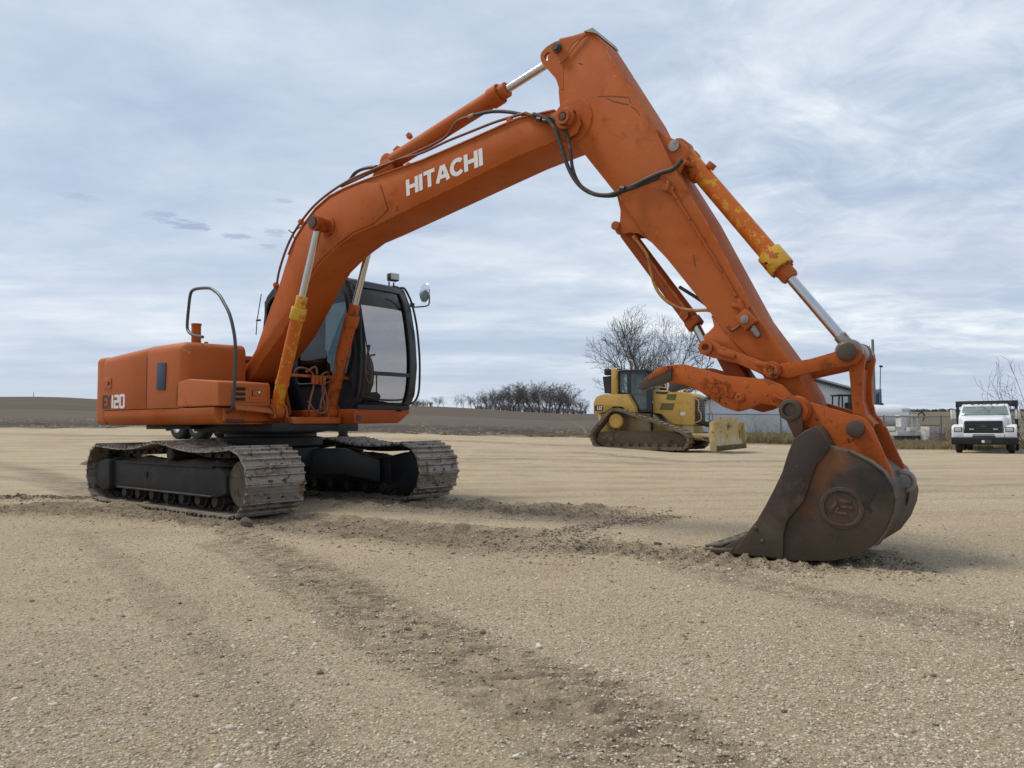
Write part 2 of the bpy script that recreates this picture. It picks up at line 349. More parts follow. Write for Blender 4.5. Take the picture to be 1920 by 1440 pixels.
def letters(text, P, gap=.06, th=.17, depth=.004):
    """P(u, v, w) maps unit text coordinates (u along, v up, w out) to space"""
    b = MB(); u0 = 0; k = 0
    for ch in text:
        w, strokes = GL[ch]
        for st in strokes:
            for i in range(len(st)-1):
                a, c = Vector(st[i]), Vector(st[i+1]); d = (c-a).normalized(); nrm = Vector((-d.y, d.x))*th/2
                ea = d*th*.35 if (i > 0 and len(st) > 2) else Vector((0, 0)); ec = d*th*.35 if (i < len(st)-2) else Vector((0, 0))
                q = [a-nrm-ea, c-nrm+ec, c+nrm+ec, a+nrm-ea]; k += 1
                dd = depth+.00035*(k % 5)
                V = [P(u0+p.x, p.y, 0) for p in q]+[P(u0+p.x, p.y, dd) for p in q]
                b.add(V, [(0, 1, 2, 3), (7, 6, 5, 4), (0, 4, 5, 1), (1, 5, 6, 2), (2, 6, 7, 3), (3, 7, 4, 0)])
        u0 += w+gap
    return b, u0-gap
# ------------------------------------------------------------------ terrain
def sm(a, b, x): t = np.clip((x-a)/(b-a), 0, 1); return t*t*(3-2*t)
PROF = [(-1.31,[(0.0,0.0),(14.0,0.0),(22.0,0.289),(45.0,1.061),(90.0,2.887),(260.0,13.46),(420.0,14.684)]),(-0.634,[(0.0,0.0),(14.0,0.0),(22.0,0.152),(45.0,0.841),(90.0,2.194),(260.0,11.634),(420.0,11.444)]),(-0.465,[(0.0,0.0),(14.0,0.0),(22.0,0.129),(31.0,0.386),(45.0,0.826),(110.0,2.525),(260.0,9.711),(420.0,9.526)]),(-0.141,[(0.0,0.0),(14.0,0.0),(22.0,0.085),(45.0,0.388),(90.0,1.286),(230.0,6.772),(420.0,7.206)]),(0.098,[(0.0,0.0),(14.0,0.0),(22.0,0.022),(44.0,0.087),(90.0,0.711),(230.0,4.003),(420.0,3.63)]),(0.239,[(0.0,0.0),(14.0,0.0),(26.0,-0.157),(38.0,-0.157),(60.0,0.083),(250.0,3.529),(420.0,1.789)]),(0.556,[(0.0,0.0),(14.0,0.0),(26.0,-0.353),(33.0,-0.408),(42.0,-0.348),(90.0,-0.049),(350.0,5.625),(420.0,5.688)]),(1.436,[(0.0,0.0),(14.0,0.0),(26.0,-0.603),(33.0,-0.679),(42.0,-0.694),(90.0,-0.538),(350.0,2.98),(420.0,1.63)])]
dgrid = np.concatenate([np.linspace(0, 60, 121), np.geomspace(62, 420, 120)])
zt = []
for t, pr in PROF:
    d0, z0 = zip(*pr); z = np.interp(dgrid, d0, z0)
    k = np.ones(9)/9
    for _ in range(3): z = np.convolve(np.pad(z, 4, mode='edge'), k, 'valid')
    zt.append(z)
zt = np.array(zt); tt = np.array([t for t, _ in PROF])
def terrain(x, y):
    x = np.asarray(x, float); y = np.asarray(y, float)
    d = np.clip(y, .5, 419.9); t = np.clip(x/np.maximum(d, 4), tt[0], tt[-1])
    i = np.clip(np.searchsorted(tt, t)-1, 0, len(tt)-2); f = (t-tt[i])/(tt[i+1]-tt[i]); f = f*f*(3-2*f)
    j = np.clip(np.searchsorted(dgrid, d)-1, 0, len(dgrid)-2); g = (d-dgrid[j])/(dgrid[j+1]-dgrid[j])
    a = zt[i, j]*(1-g)+zt[i, j+1]*g; b = zt[i+1, j]*(1-g)+zt[i+1, j+1]*g
    z = a*(1-f)+b*f
    z = np.where(y > 420, z-(y-420)*.05, z)
    return z
def tz(x, y): return float(terrain(np.array([x]), np.array([y]))[0])
def at(px, d):                       # stand a thing d metres out in the direction of a picture column
    x = (px-960)/1420*d; return (x, d, tz(x, d))
# value noise for relief
def vnoise(x, y, seed=0):
    xi = np.floor(x).astype(np.int64); yi = np.floor(y).astype(np.int64); fx = x-xi; fy = y-yi
    def h(a, b):
        n = (a*374761393 + b*668265263 + seed*982451653) & 0xffffffff
        n = ((n ^ (n >> 13))*1274126177) & 0xffffffff
        return ((n ^ (n >> 16)) & 0xffff)/65535.
    fx = fx*fx*(3-2*fx); fy = fy*fy*(3-2*fy)
    return (h(xi, yi)*(1-fx)+h(xi+1, yi)*fx)*(1-fy)+(h(xi, yi+1)*(1-fx)+h(xi+1, yi+1)*fx)*fy
def fbm(x, y, f, o=4, seed=0):
    s = 0; a = 1; t = 0
    for k in range(o): s = s+a*vnoise(x*f, y*f, seed+k*17); t += a; a *= .5; f *= 2.03
    return s/t
def dist_path(x, y, path):
    """distance to a polyline and arc length along it"""
    best = np.full(x.shape, 1e9); arc = np.zeros(x.shape); side = np.zeros(x.shape); s0 = 0
    for (ax, ay), (bx, by) in zip(path[:-1], path[1:]):
        dx, dy = bx-ax, by-ay; l2 = dx*dx+dy*dy; l = math.sqrt(l2)
        t = np.clip(((x-ax)*dx+(y-ay)*dy)/l2, 0, 1); d = np.hypot(x-ax-t*dx, y-ay-t*dy)
        sg = np.sign((x-ax)*dy-(y-ay)*dx)
        m = d < best; best = np.where(m, d, best); arc = np.where(m, s0+t*l, arc); side = np.where(m, sg, side); s0 += l
    return best, arc, side
# ruts churned up by the crawler tracks: (path, half width, churn, grouser marks)
RUTS = [([(-6.182,7.885),(-5.085,8.068),(-3.582,7.748),(-2.51,7.022),(-1.638,6.487),(-0.908,6.144),(-0.249,5.783),(0.342,5.558),(0.639,5.451)], .50, .8, .0),
        ([(0.149,5.615),(0.866,5.218),(1.487,4.875),(2.091,4.709),(2.523,4.66)], .30, .45, 1.0),
        ([(-2.314,9.155),(-1.195,8.481),(-0.344,8.006),(0.469,7.579),(1.523,7.304)], .46, .8, .0),
        ([(-6.815,9.178),(-6.033,9.258),(-5.207,9.404)], .22, .8, .0),
        ([(0.199,5.926),(0.72,6.513),(1.574,7.301)], .13, .3, .0)]
# soft darker earth where tyres have passed
SMEARS = [([(-2.281,6.263),(-1.377,4.916),(-0.605,3.593),(-0.128,2.931),(0.262,2.43),(0.498,1.983)], .17, .85),
          ([(-2.156,5.705),(-1.213,4.333),(-0.604,3.317),(-0.284,2.869),(0.076,2.388),(0.253,1.986)], .16, .6),
          ([(0.814,5.353),(1.296,4.258),(1.735,3.636),(2.201,3.094)], .22, .55),
          ([(-3.58,6.319),(-2.131,4.361),(-1.178,3.021),(-0.601,2.162),(-0.458,1.938)], .10, .40),
          ([(-13.532,18.894),(-9.427,14.924),(-6.068,10.952)], .25, .8),
          ([(-9.835,13.744),(-7.661,12.41),(-5.034,9.327)], .25, .6),
          ([(-1.232,17.405),(0.514,18.734),(2.836,16.913)], .6, .35),
          ([(1.891,22.603),(4.336,18.229),(7.181,18.988)], .5, .6),
          ([(-24.287,35.996),(-17.596,32.939),(-6.347,34.665),(2.81,28.736)], .9, .55)]
def masks(x, y):
    mud = np.zeros(x.shape); dz = np.zeros(x.shape)
    wob = (fbm(x, y, 1.3, 3, 5)-.5)
    n1 = fbm(x, y, 9, 4, 9); n2 = fbm(x, y, 24, 3, 31)
    for path, hw, ch, gr in RUTS:
        d, s, sd = dist_path(x, y, path)
        d = d+wob*.16
        inside = 1-sm(hw*.8, hw*1.35, d)
        L_ = sum(math.dist(a, b) for a, b in zip(path[:-1], path[1:]))
        fade = sm(0, .4, s)*(1-sm(L_-.7, L_, s)) if gr else 1-sm(L_-.9, L_, s)
        inside = inside*fade
        edge = np.exp(-((d-hw)/.07)**2)*fade
        mud = np.maximum(mud, inside*ch*(.55+.9*(n1-.3)))
        dz = dz+ch*(inside*((n1-.5)*.07+(n2-.5)*.045)+edge*.045*(.3+n1*1.4))
        if gr:
            w = np.abs(((s/.125+wob*.25) % 1)-.5)*2
            dz = dz+inside*(sm(.30, .8, w)*.022-.012)*(.7+.6*n1)
            mud = np.maximum(mud, inside*(.45-.4*sm(.4, .8, w)))
    smr = np.zeros(x.shape)
    for path, hw, a in SMEARS:
        d, s, sd = dist_path(x, y, path); d = d+wob*.14+(n1-.5)*.10
        k_ = a*(1-sm(hw*.7, hw*1.35, d))
        if a > .5 and hw < .21:          # tyre tread: slanted cleat prints pressed into the fines
            st = np.abs((((s+d*.8*sd)/.11+wob*.3) % 1)-.5)*2; cl_ = sm(.35, .7, st)
            dz = dz-k_*cl_*.011+np.exp(-((d-hw*1.1)/.04)**2)*.010*a; k_ = k_*(.62+.48*cl_)
        smr = np.maximum(smr, k_)
    mud = np.maximum(mud, smr*(.35+.75*sm(.34, .66, .5*n1+.5*n2))*.9)
    # general surface roughness
    dz = dz+(fbm(x, y, 1.1, 4, 3)-.5)*.022*np.clip(y/4, .5, 1.6)+(fbm(x, y, 12, 3, 71)-.5)*.010+(n2-.5)*.006
    return np.clip(mud, 0, 1), dz
def growth(a, b, n0, ratio):
    out = [a]; st = n0
    while abs(out[-1]-a) < abs(b-a): out.append(out[-1]+math.copysign(st, b-a)); st *= ratio
    return out[1:]
xs = np.concatenate([np.array(growth(-6.2, -700, .05, 1.10))[::-1], np.arange(-6.2, 5.2, .026), growth(5.2, 700, .05, 1.10)])
ys = np.concatenate([np.array(growth(1.2, -60, .08, 1.25))[::-1], np.arange(1.2, 9.4, .022), growth(9.4, 620, .03, 1.022)])
gx, gy = np.meshgrid(xs, ys); fx_, fy_ = gx.ravel(), gy.ravel()
md, dz = masks(fx_, fy_)
gz = terrain(fx_, fy_)
fadeout = 1-sm(40, 120, fy_)
def field_mask(x, y):
    t = x/np.maximum(y, 1); e = np.interp(t, [-1.2, -.63, -.15, .0, .12, .24, .45, 1.2], [42, 43.5, 43, 42.5, 44, 52, 60, 70])
    e = e+(fbm(x, y*0, .25, 3, 41)-.5)*3
    return sm(-.4, .4, y-e)
fm = field_mask(fx_, fy_)
gz = gz+dz*fadeout+fm*(fbm(fx_, fy_, .9, 4, 77)-.35)*.45*(1-sm(60, 140, fy_))
nx, ny = len(xs), len(ys)
idx = np.arange(nx*ny).reshape(ny, nx)
F_ = np.stack([idx[:-1, :-1], idx[:-1, 1:], idx[1:, 1:], idx[1:, :-1]], -1).reshape(-1, 4)
grass_t = np.interp(fx_/np.maximum(fy_, 1), [-1, -.02, .10, .20, .26, .36, .47, .60, .9], [400, 400, 41, 39, 37.0, 36.5, 34.0, 33.5, 33])
gm = sm(-.8, .8, fy_-grass_t+(fbm(fx_, fy_, .5, 3, 13)-.5)*3)*(1-sm(60, 110, fy_)*.6)
gm = np.where(fx_/np.maximum(fy_, 1) < .26, gm*(1-sm(5, 9, fy_-grass_t)), gm)
def ground_material():
    m, b, oc = newmat('gravel_yard_and_field')
    def att(n):
        a = N('ShaderNodeAttribute'); a.attribute_name = n; return a.outputs['Fac']
    geo = N('ShaderNodeNewGeometry'); pos = geo.outputs['Position']
    mp = N('ShaderNodeMapping'); mp.inputs['Scale'].default_value = (.22, 1.1, 1); mp.inputs['Rotation'].default_value = (0, 0, .08); L(pos, mp.inputs[0])
    streak = noise(mp.outputs[0], 1.2, 6, .62, .4)
    g1 = mixc(noise(pos, .55, 5, .6), (.56, .44, .280), (.72, .59, .40))
    spy = N('ShaderNodeSeparateXYZ'); L(pos, spy.inputs[0])
    farw = ramp(math_('DIVIDE', spy.outputs[1], 40.), [(.09, .18), (.28, 1.0)])
    farw = math_('MULTIPLY', farw, ramp(noise(pos, 1.3, 8, .75), [(.38, .15), (.60, 1.0)]))
    g1 = mixc(math_('MULTIPLY', ramp(streak, [(.45, 0.0), (.64, 1.0)]), farw), g1, (.30, .236, .158))
    g1 = mixc(math_('MULTIPLY', ramp(noise(pos, 1.7, 6, .6), [(.50, 0.0), (.68, 1.0)]), .55), g1, (.50, .375, .20))
    mp3 = N('ShaderNodeMapping'); mp3.inputs['Scale'].default_value = (.10, 1.9, 1); mp3.inputs['Rotation'].default_value = (0, 0, -.05); L(pos, mp3.inputs[0])
    g1 = mixc(math_('MULTIPLY', ramp(noise(mp3.outputs[0], 1.6, 8, .7, .6), [(.54, 0.0), (.66, 1.0)]), math_('MULTIPLY', farw, .65)), g1, (.25, .195, .135))
    g1 = mixc(math_('MULTIPLY', ramp(noise(mp3.outputs[0], .7, 7, .65, .8), [(.52, 0.0), (.64, 1.0)]), math_('MULTIPLY', farw, .5)), g1, (.66, .57, .43))
    # gravel grains at two sizes
    for sc, lo, hi, am in ((95, .0, .42, .85), (38, .0, .30, .6), (170, 0, .5, .7), (60, 0, .36, .7)):
        v = N('ShaderNodeTexVoronoi'); v.inputs['Scale'].default_value = sc; L(pos, v.inputs['Vector'])
        s = N('ShaderNodeSeparateXYZ'); L(v.outputs['Color'], s.inputs[0])
        k = math_('MULTIPLY', ramp(v.outputs['Distance'], [(lo, 1.0), (hi, 0.0)]), math_('GREATER_THAN', s.outputs[0], .62))
        tone = mixc(s.outputs[1], (.22, .17, .115), (.90, .82, .67))
        g1 = mixc(math_('MULTIPLY', k, am), g1, tone)
        sh = math_('MULTIPLY', ramp(v.outputs['Distance'], [(hi, 0.0), (hi+.25, 1.0)]), .26)
        g1 = mixc(sh, g1, (.20, .155, .105))  # shadow in the gaps between grains, painted into the colour
    # damp brown earth
    n3 = noise(pos, 14, 8, .7)
    soil = mixc(n3, (.075, .055, .038), (.25, .195, .135))
    mudf = math_('MULTIPLY', att('mud'), ramp(noise(pos, 30, 6, .7), [(.25, .55), (.6, 1.0)]))
    c = mixc(ramp(mudf, [(.04, 0.0), (.75, 1.0)]), g1, soil)
    # ploughed field
    mp2 = N('ShaderNodeMapping'); mp2.inputs['Scale'].default_value = (.12, .55, 1); mp2.inputs['Rotation'].default_value = (0, 0, -.06); L(pos, mp2.inputs[0])
    f1 = mixc(ramp(noise(mp2.outputs[0], .9, 7, .7), [(.35, 0.0), (.65, 1.0)]), (.045, .037, .030), (.112, .093, .073))
    sp = N('ShaderNodeSeparateXYZ'); L(pos, sp.inputs[0])
    ydist = math_('ADD', sp.outputs[1], math_('MULTIPLY', math_('SUBTRACT', noise(pos, .02, 3), .5), 30))
    f1 = mixc(ramp(math_('DIVIDE', ydist, 400.), [(.29, 0.0), (.31, 1.0)]), f1, mixc(noise(mp2.outputs[0], .25, 6, .6), (.078, .060, .045), (.125, .098, .073)))
    f1 = mixc(math_('MULTIPLY', ramp(math_('DIVIDE', ydist, 400.), [(.13, 0.0), (.17, 1.0)]), ramp(math_('DIVIDE', ydist, 400.), [(.28, 1.0), (.30, 0.0)])), f1, mixc(noise(mp2.outputs[0], .6, 6, .6), (.085, .070, .055), (.15, .125, .098)))
    c = mixc(att('field'), c, f1)
    gr = mixc(noise(pos, 2.5, 7, .7), (.12, .105, .062), (.25, .21, .14))
    c = mixc(att('grassy'), c, gr)
    L(c, b.inputs['Base Color']); b.inputs['Roughness'].default_value = .95; b.inputs['Specular IOR Level'].default_value = .15
    v = N('ShaderNodeTexVoronoi'); v.inputs['Scale'].default_value = 70; L(pos, v.inputs['Vector'])
    h = math_('ADD', math_('MULTIPLY', noise(pos, 40, 7, .75), 1.0), math_('MULTIPLY', v.outputs['Distance'], -.5))
    bump(b, h, 1.0, .018)
    return m
M['ground'] = ground_material()
fsel = (fm[F_].mean(1) > .5)
for nm, sel in (('ground', ~fsel), ('field', fsel)):
    FF = F_[sel]; used = np.unique(FF); remap = np.zeros(nx*ny, np.int64); remap[used] = np.arange(len(used))
    me = rawmesh(nm, np.stack([fx_[used], fy_[used], gz[used]], 1), remap[FF], 'ground')
    for an, arr in (('mud', md*fadeout*(1-fm)), ('field', fm), ('grassy', gm)):
        a = me.attributes.new(an, 'FLOAT', 'POINT'); a.data.foreach_set('value', arr[used].astype(np.float32))
    me.shade_smooth()
    link(bpy.data.objects.new(nm, me), kind='structure')
def gheight(x, y):
    x = np.asarray(x, float); y = np.asarray(y, float); return terrain(x, y)+masks(x, y)[1]*(1-sm(40, 120, y))
def gh(x, y): return float(gheight(np.array([x]), np.array([y]))[0])

# loose stones and earth clods: low rounded pieces joined per kind
def ico():
    bm = bmesh.new(); bmesh.ops.create_icosphere(bm, subdivisions=1, radius=1)
    v = np.array([p.co[:] for p in bm.verts]); f = np.array([[q.index for q in p.verts] for p in bm.faces]); bm.free(); return v, f
IV, IF = ico()
def pebbles(name, n, sampler, rmin, rmax, power, mat, kindlabel, sink=.25):
    x, y = sampler(n); n = len(x); r = rmin*(rmax/rmin)**(rng.random(n)**power)
    z = gheight(x, y)
    V = IV[None]*(.62+.76*rng.random((n, 12, 1)))
    V = V*np.stack([np.ones(n), .5+.5*rng.random(n), .40+.35*rng.random(n)], 1)[:, None]
    a = rng.random(n)*2*pi; ca, sa = np.cos(a)[:, None], np.sin(a)[:, None]
    V = np.stack([V[..., 0]*ca-V[..., 1]*sa, V[..., 0]*sa+V[..., 1]*ca, V[..., 2]], -1)*r[:, None, None]
    V = V+np.stack([x, y, z+r*(.10-sink*.4)], 1)[:, None]
    Fs = IF[None]+(np.arange(n)*12)[:, None, None]
    me = rawmesh(name, V.reshape(-1, 3), Fs.reshape(-1, 3), mat)
    tone = me.attributes.new('tone', 'FLOAT', 'POINT'); tone.data.foreach_set('value', np.repeat(rng.random(n), 12).astype(np.float32))
    return link(bpy.data.objects.new(name, me), None, kindlabel[0], kindlabel[1], None, 'stuff')
def tonemat(name, stops, rough=.85):
    m, b, oc = newmat(name); a = N('ShaderNodeAttribute'); a.attribute_name = 'tone'
    c = ramp(a.outputs['Fac'], stops); c = mixc(math_('MULTIPLY', noise(oc, 60, 5), .35), c, (.2, .17, .13)); L(c, b.inputs['Base Color'])
    b.inputs['Roughness'].default_value = rough; b.inputs['Specular IOR Level'].default_value = .2; return m
M['stones'] = tonemat('gravel_stones', [(0, (.25, .19, .13)), (.3, (.38, .31, .22)), (.6, (.52, .44, .32)), (.85, (.60, .52, .41)), (1, (.70, .64, .54))])
M['clods'] = tonemat('earth_clods', [(0, (.09, .066, .045)), (.6, (.18, .138, .095)), (1, (.30, .24, .165))])
def fan(y0, y1, p=1.6):
    def f(n):
        y = y0*(y1/y0)**(rng.random(n)**1.0); x = (rng.random(n)*1.6-.8)*y
        return x, y
    return f
def clumpy(y0, y1, thr=.47):
    def f(n):
        x, y = fan(y0, y1)(n*2); k = fbm(x, y, .9, 3, 91)+.12*rng.random(len(x)) > thr+.05
        return x[k], y[k]
    return f
pebbles('gravel', 110000, clumpy(1.5, 10.0, .34), .0015, .0075, 1.5, 'stones', ('pale crushed stones scattered over the gravel yard', 'gravel'))
pebbles('gravel', 4200, clumpy(1.5, 8.0, .44), .004, .0155, 2.2, 'stones', ('larger pale stones lying among the fine gravel in the foreground', 'gravel'))
def along(n):
    xo, yo = [], []
    for path, hw, ch, gr in RUTS:
        k = int(n*ch/3.3); seg = rng.integers(0, len(path)-1, k); t = rng.random(k); P = np.array(path)
        p = P[seg]*(1-t)[:, None]+P[seg+1]*t[:, None]; d = P[seg+1]-P[seg]; d /= np.linalg.norm(d, axis=1)[:, None]
        o = hw*np.clip(rng.normal(0, .75, k), -1.5, 1.5)
        xo.append(p[:, 0]-d[:, 1]*o); yo.append(p[:, 1]+d[:, 0]*o)
    return np.concatenate(xo), np.concatenate(yo)
pebbles('soil_clods', 26000, along, .003, .016, 2.4, 'clods', ('dark earth clods churned up along the track ruts', 'soil clods'))
def smearpts(n):
    x, y = fan(1.6, 14)(n*6); k = masks(x, y)[0] > .35; return x[k], y[k]
pebbles('soil_clods', 6000, smearpts, .002, .009, 2.2, 'clods', ('small dark crumbs of earth in the tyre marks', 'soil clods'))
def fieldpts(n):
    x, y = fan(41, 75)(n); k = field_mask(x, y) > .5; return x[k], y[k]
o_ = pebbles('soil_clods', 26000, fieldpts, .05, .17, 1.6, 'clods', ('rough dark clods of the ploughed field edge', 'soil clods'), .1)
M['straw'] = tonemat('crop_residue', [(0, (.16, .13, .09)), (1, (.36, .30, .21))])
pebbles('crop_residue', 9000, fieldpts, .03, .08, 1.6, 'straw', ('pale crop residue lying on the ploughed field', 'crop residue'), -.6)
def darkpts(n):
    return fan(2.2, 26)(n)
pebbles('soil_clods', 700, darkpts, .004, .016, 1.8, 'clods', ('single dark crumbs dropped on the yard', 'soil clods'), .1)
# ------------------------------------------------------------------ the excavator (its frame: x forward, y to its left, origin under the slew ring)
EX = thing('excavator', 'large orange crawler excavator with raised boom and its bucket resting on the gravel', 'excavator', (-2.894, 9.110, 0), -.6432)
def strip_(pts, th, y0, y1, b):
    for i in range(len(pts)-1):
        a, c = Vector(pts[i]), Vector(pts[i+1]); d = (c-a).normalized(); n2 = Vector((-d.y, d.x))*th/2
        b.prism([tuple(a-n2), tuple(c-n2), tuple(c+n2), tuple(a+n2)], y0-.0001*i, y1)
def add3(pts, y): return [(x, y, z) for x, z in pts]
# --- crawler tracks
DA = -.6936+.6432
def rotU(x, y, z): return (x*cos(DA)-y*sin(DA), x*sin(DA)+y*cos(DA), z)
TH, TL, RR = .69, 1.80, .345
def track_path():
    """outer line of the belt (x,z): flat on the ground, round both ends, sagging between carrier roller and wheels"""
    c = TL-RR; p = []
    for i in range(25): a = -pi/2+pi*i/24; p.append((c+RR*cos(a)*1.0, RR+RR*sin(a)))
    for i in range(1, 30):
        u = i/30; x = c-2*c*u
        z = TH-.030*abs(sin(2*pi*u)) + .055*math.exp(-((u-.5)/.16)**2) - .012
        p.append((x, z))
    for i in range(25): a = pi/2+pi*i/24; p.append((-c+RR*cos(a), RR+RR*sin(a)))
    return p
def resample(p, n):
    P = [Vector(q) for q in p]+[Vector(p[0])]; ls = [0]
    for a, b in zip(P[:-1], P[1:]): ls.append(ls[-1]+(b-a).length)
    out = []; j = 0
    for i in range(n):
        s = ls[-1]*i/n
        while ls[j+1] < s: j += 1
        out.append(P[j].lerp(P[j+1], (s-ls[j])/(ls[j+1]-ls[j])))
    return out, ls[-1]
NSH = 45
def crawler(side):
    yc = side*1.07; w = .314
    path = track_path(); pp, per = resample(path, NSH); sh = MB(); ch = MB()
    for i in range(NSH):
        a, b = pp[i], pp[(i+1) % NSH]; t = (b-a).normalized(); nr = Vector((t.y, -t.x))   # outward
        Ls = (b-a).length
        prof = [(-.004, -.030), (.03, -.034), (Ls-.02, -.034), (Ls-.004, -.026), (Ls-.004, -.012), (Ls-.010, 0.004), (Ls-.022, 0.004), (Ls-.030, -.020), (Ls*.52+.012, -.021), (Ls*.52+.006, .002), (Ls*.52-.008, .002), (Ls*.52-.014, -.021), (.022, -.022), (.014, -.004), (.004, -.004), (-.002, -.018)]
        jy = rng.normal(0, .0015); pts = [(a.x+t.x*s+nr.x*n_, a.y+t.y*s+nr.y*n_) for s, n_ in prof]
        sh.prism([(x, z) for x, z in pts], yc-w+jy, yc+w+jy)
        for yy in (-.075, .075):        # chain links inside
            l0 = a+t*.0; l1 = b+t*.03
            q = [(l0.x-nr.x*.03, l0.y-nr.y*.03), (l1.x-nr.x*.03, l1.y-nr.y*.03), (l1.x-nr.x*.095, l1.y-nr.y*.095), (l0.x-nr.x*.095, l0.y-nr.y*.095)]
            ch.prism(rounded(q, .02, 2), yc+yy-.016+(i % 2)*.012, yc+yy+.016+(i % 2)*.012)
        mid = a.lerp(b, .02)-nr*.065
        ch.cyl((mid.x, yc-.11, mid.y), (mid.x, yc+.11, mid.y), .022, n=10)
        for yy in (-.10, .10):
            for s_ in (.35, .7):
                c = a+t*Ls*s_; ch.cyl((c.x-nr.x*.03, yc+yy, c.y-nr.y*.03), (c.x-nr.x*.052, yc+yy, c.y-nr.y*.052), .014, n=6)
    tr = sh.map(rotU).build('crawler_track', 'shoe', EX)
    ch.map(rotU).build('track_chain', 'shoe_in', tr)
    # side frame
    so = side   # outward sign
    fr = MB(); y_out = yc+so*.20; y_in = yc-so*.17
    o = rounded([(-1.42, .20), (-1.42, .47), (-1.0, .49), (1.05, .47), (1.22, .40), (1.22, .22), (1.0, .17), (-1.0, .17)], .03, 3)
    fr.prism(o, min(y_in, y_out), max(y_in, y_out))
    fo = fr.map(rotU).build('track_frame', 'frame_black', tr, bevel=.008)
    fl = MB().box((-.05, yc+so*.21, .185), (2.1, .07, .016)).box((-.05, yc+so*.205, .475), (2.1, .04, .02)).map(rotU); fl.build('frame_lip', 'frame_black', tr, bevel=.003)
    sl_ = MB().prism(circ(-.45, .35, .035, 14), y_out-.01, y_out+so*.006+.0).map(rotU); sl_.build('inspection_hole', 'recess', tr)
    # sprocket with motor cover at the rear, idler at the front
    sp = MB(); k = 21; out = []
    for i in range(k*4):
        r = .262 if (i % 4) in (0, 1) else .232; a = 2*pi*i/(k*4); out.append((-(TL-RR)+r*cos(a), RR+r*sin(a)))
    sp.prism(out, yc-.022, yc+.022).cyl((-(TL-RR), yc-.12, RR), (-(TL-RR), yc+.12, RR), .17, n=24)
    sp.map(rotU).build('drive_sprocket', 'frame_black', tr, bevel=.004)
    mc = MB().prism(rounded([(-1.62, .17), (-1.65, .30), (-1.60, .47), (-1.42, .50), (-1.28, .50), (-1.28, .16), (-1.45, .13)], .05, 4), min(yc+so*.10, yc+so*.255), max(yc+so*.10, yc+so*.255)).map(rotU)
    mc.build('motor_cover', 'frame_black', tr, bevel=.02)
    x0 = TL-RR
    idl = MB().lathe([(-.09, .02), (-.09, .20), (-.075, .225), (-.03, .235), (-.028, .262), (.028, .262), (.03, .235), (.075, .225), (.09, .20), (.09, .02)], (x0-.02, yc, RR), (0, 1, 0), 32)
    idl.map(rotU).build('idler_wheel', 'mud', tr)
    gd = MB()
    gd.prism(circ(x0-.02, RR-.02, .225, 30), min(yc+so*.10, yc+so*.165), max(yc+so*.10, yc+so*.165)) if side < 0 else gd.prism(rounded(circ(x0-.03, RR-.02, .24, 12, radians(-120), radians(110))+[(x0-.30, RR+.17), (x0-.30, RR-.19)], .03, 3), min(yc-so*.12, yc-so*.2), max(yc-so*.12, yc-so*.2))
    gd.map(rotU).build('idler_guard', 'mud' if side < 0 else 'black', tr, bevel=.012)
    for i in range(7):
        x = -1.02+i*.335
        r = MB().lathe([(-.19, .03), (-.19, .055), (-.14, .06), (-.13, .085), (-.10, .085), (-.095, .065), (.095, .065), (.10, .085), (.13, .085), (.14, .06), (.19, .055), (.19, .03)], (x, yc, .135), (0, 1, 0), 18)
        r.map(rotU).build('track_roller', 'shoe_in', tr)
    MB().lathe([(-.16, .03), (-.16, .06), (-.10, .075), (.10, .075), (.20, .075), (.215, .06), (.215, .02)], (.10, yc, .585), (0, so, 0), 22).cyl((.10, yc, .45), (.10, yc, .56), .03, n=12).map(rotU).build('carrier_roller', 'frame_black', tr)
    # mud lying on the frame
    g = 60; h = 14; V = []; Fc = []
    for i in range(g+1):
        for j in range(h+1):
            x = -1.35+2.5*i/g; y = yc-.17+.36*j/h; e = min(1, 4*min(j/h, 1-j/h))*min(1, 6*min(i/g, 1-i/g))
            z = .486+e*(.012+.075*float(fbm(np.array([x+9*side]), np.array([y]), 7, 4, 3)[0])) - .006
            V.append((x, y, z))
    for i in range(g):
        for j in range(h): a = i*(h+1)+j; Fc.append((a, a+1, a+h+2, a+h+1))
    MB().add(V, Fc).map(rotU).build('mud_heap', 'mud', tr, smooth=60)
    return tr
crawler(-1); crawler(1)
# --- car body between the tracks
cb = MB()
cb.lathe([(.30, .50), (.40, .56), (.62, .56), (.64, .50)], (0, 0, 0), (0, 0, 1), 40)
cbo = cb.build('car_body', 'black', EX, bevel=.01)
for s in (-1, 1):
    for q in (-1, 1):
        b = MB()
        p0 = Vector((q*.25, s*.25)); p1 = Vector((q*.92, s*.93)); d = (p1-p0).normalized(); n_ = Vector((-d.y, d.x))*.20
        V = []
        for p, zt_, zb_ in ((p0, .60, .30), (p0.lerp(p1, .55), .60, .30), (p1, .46, .20)):
            for sg in (-1, 1): V += [(p.x+sg*n_.x, p.y+sg*n_.y, zb_), (p.x+sg*n_.x, p.y+sg*n_.y, zt_)]
        b.add(V, [(0, 2, 3, 1), (0, 1, 5, 4), (4, 5, 9, 8), (2, 6, 7, 3), (6, 10, 11, 7), (1, 3, 7, 5), (5, 7, 11, 9), (0, 4, 6, 2), (4, 8, 10, 6), (8, 9, 11, 10)])
        b.map(rotU).build('frame_leg', 'black', cbo, bevel=.012)
MB().lathe([(.64, .55), (.65, .60), (.74, .60), (.75, .53), (.79, .53), (.80, .62), (.90, .62)], (0, 0, 0), (0, 0, 1), 48).build('slew_ring', 'black', cbo)
cl_ = MB().box((.2, -.22, .86), (1.5, .9, .09)).box((-.9, 0, .87), (1.0, 1.6, .05)); cl_.build('under_plate', 'black', cbo, bevel=.005)
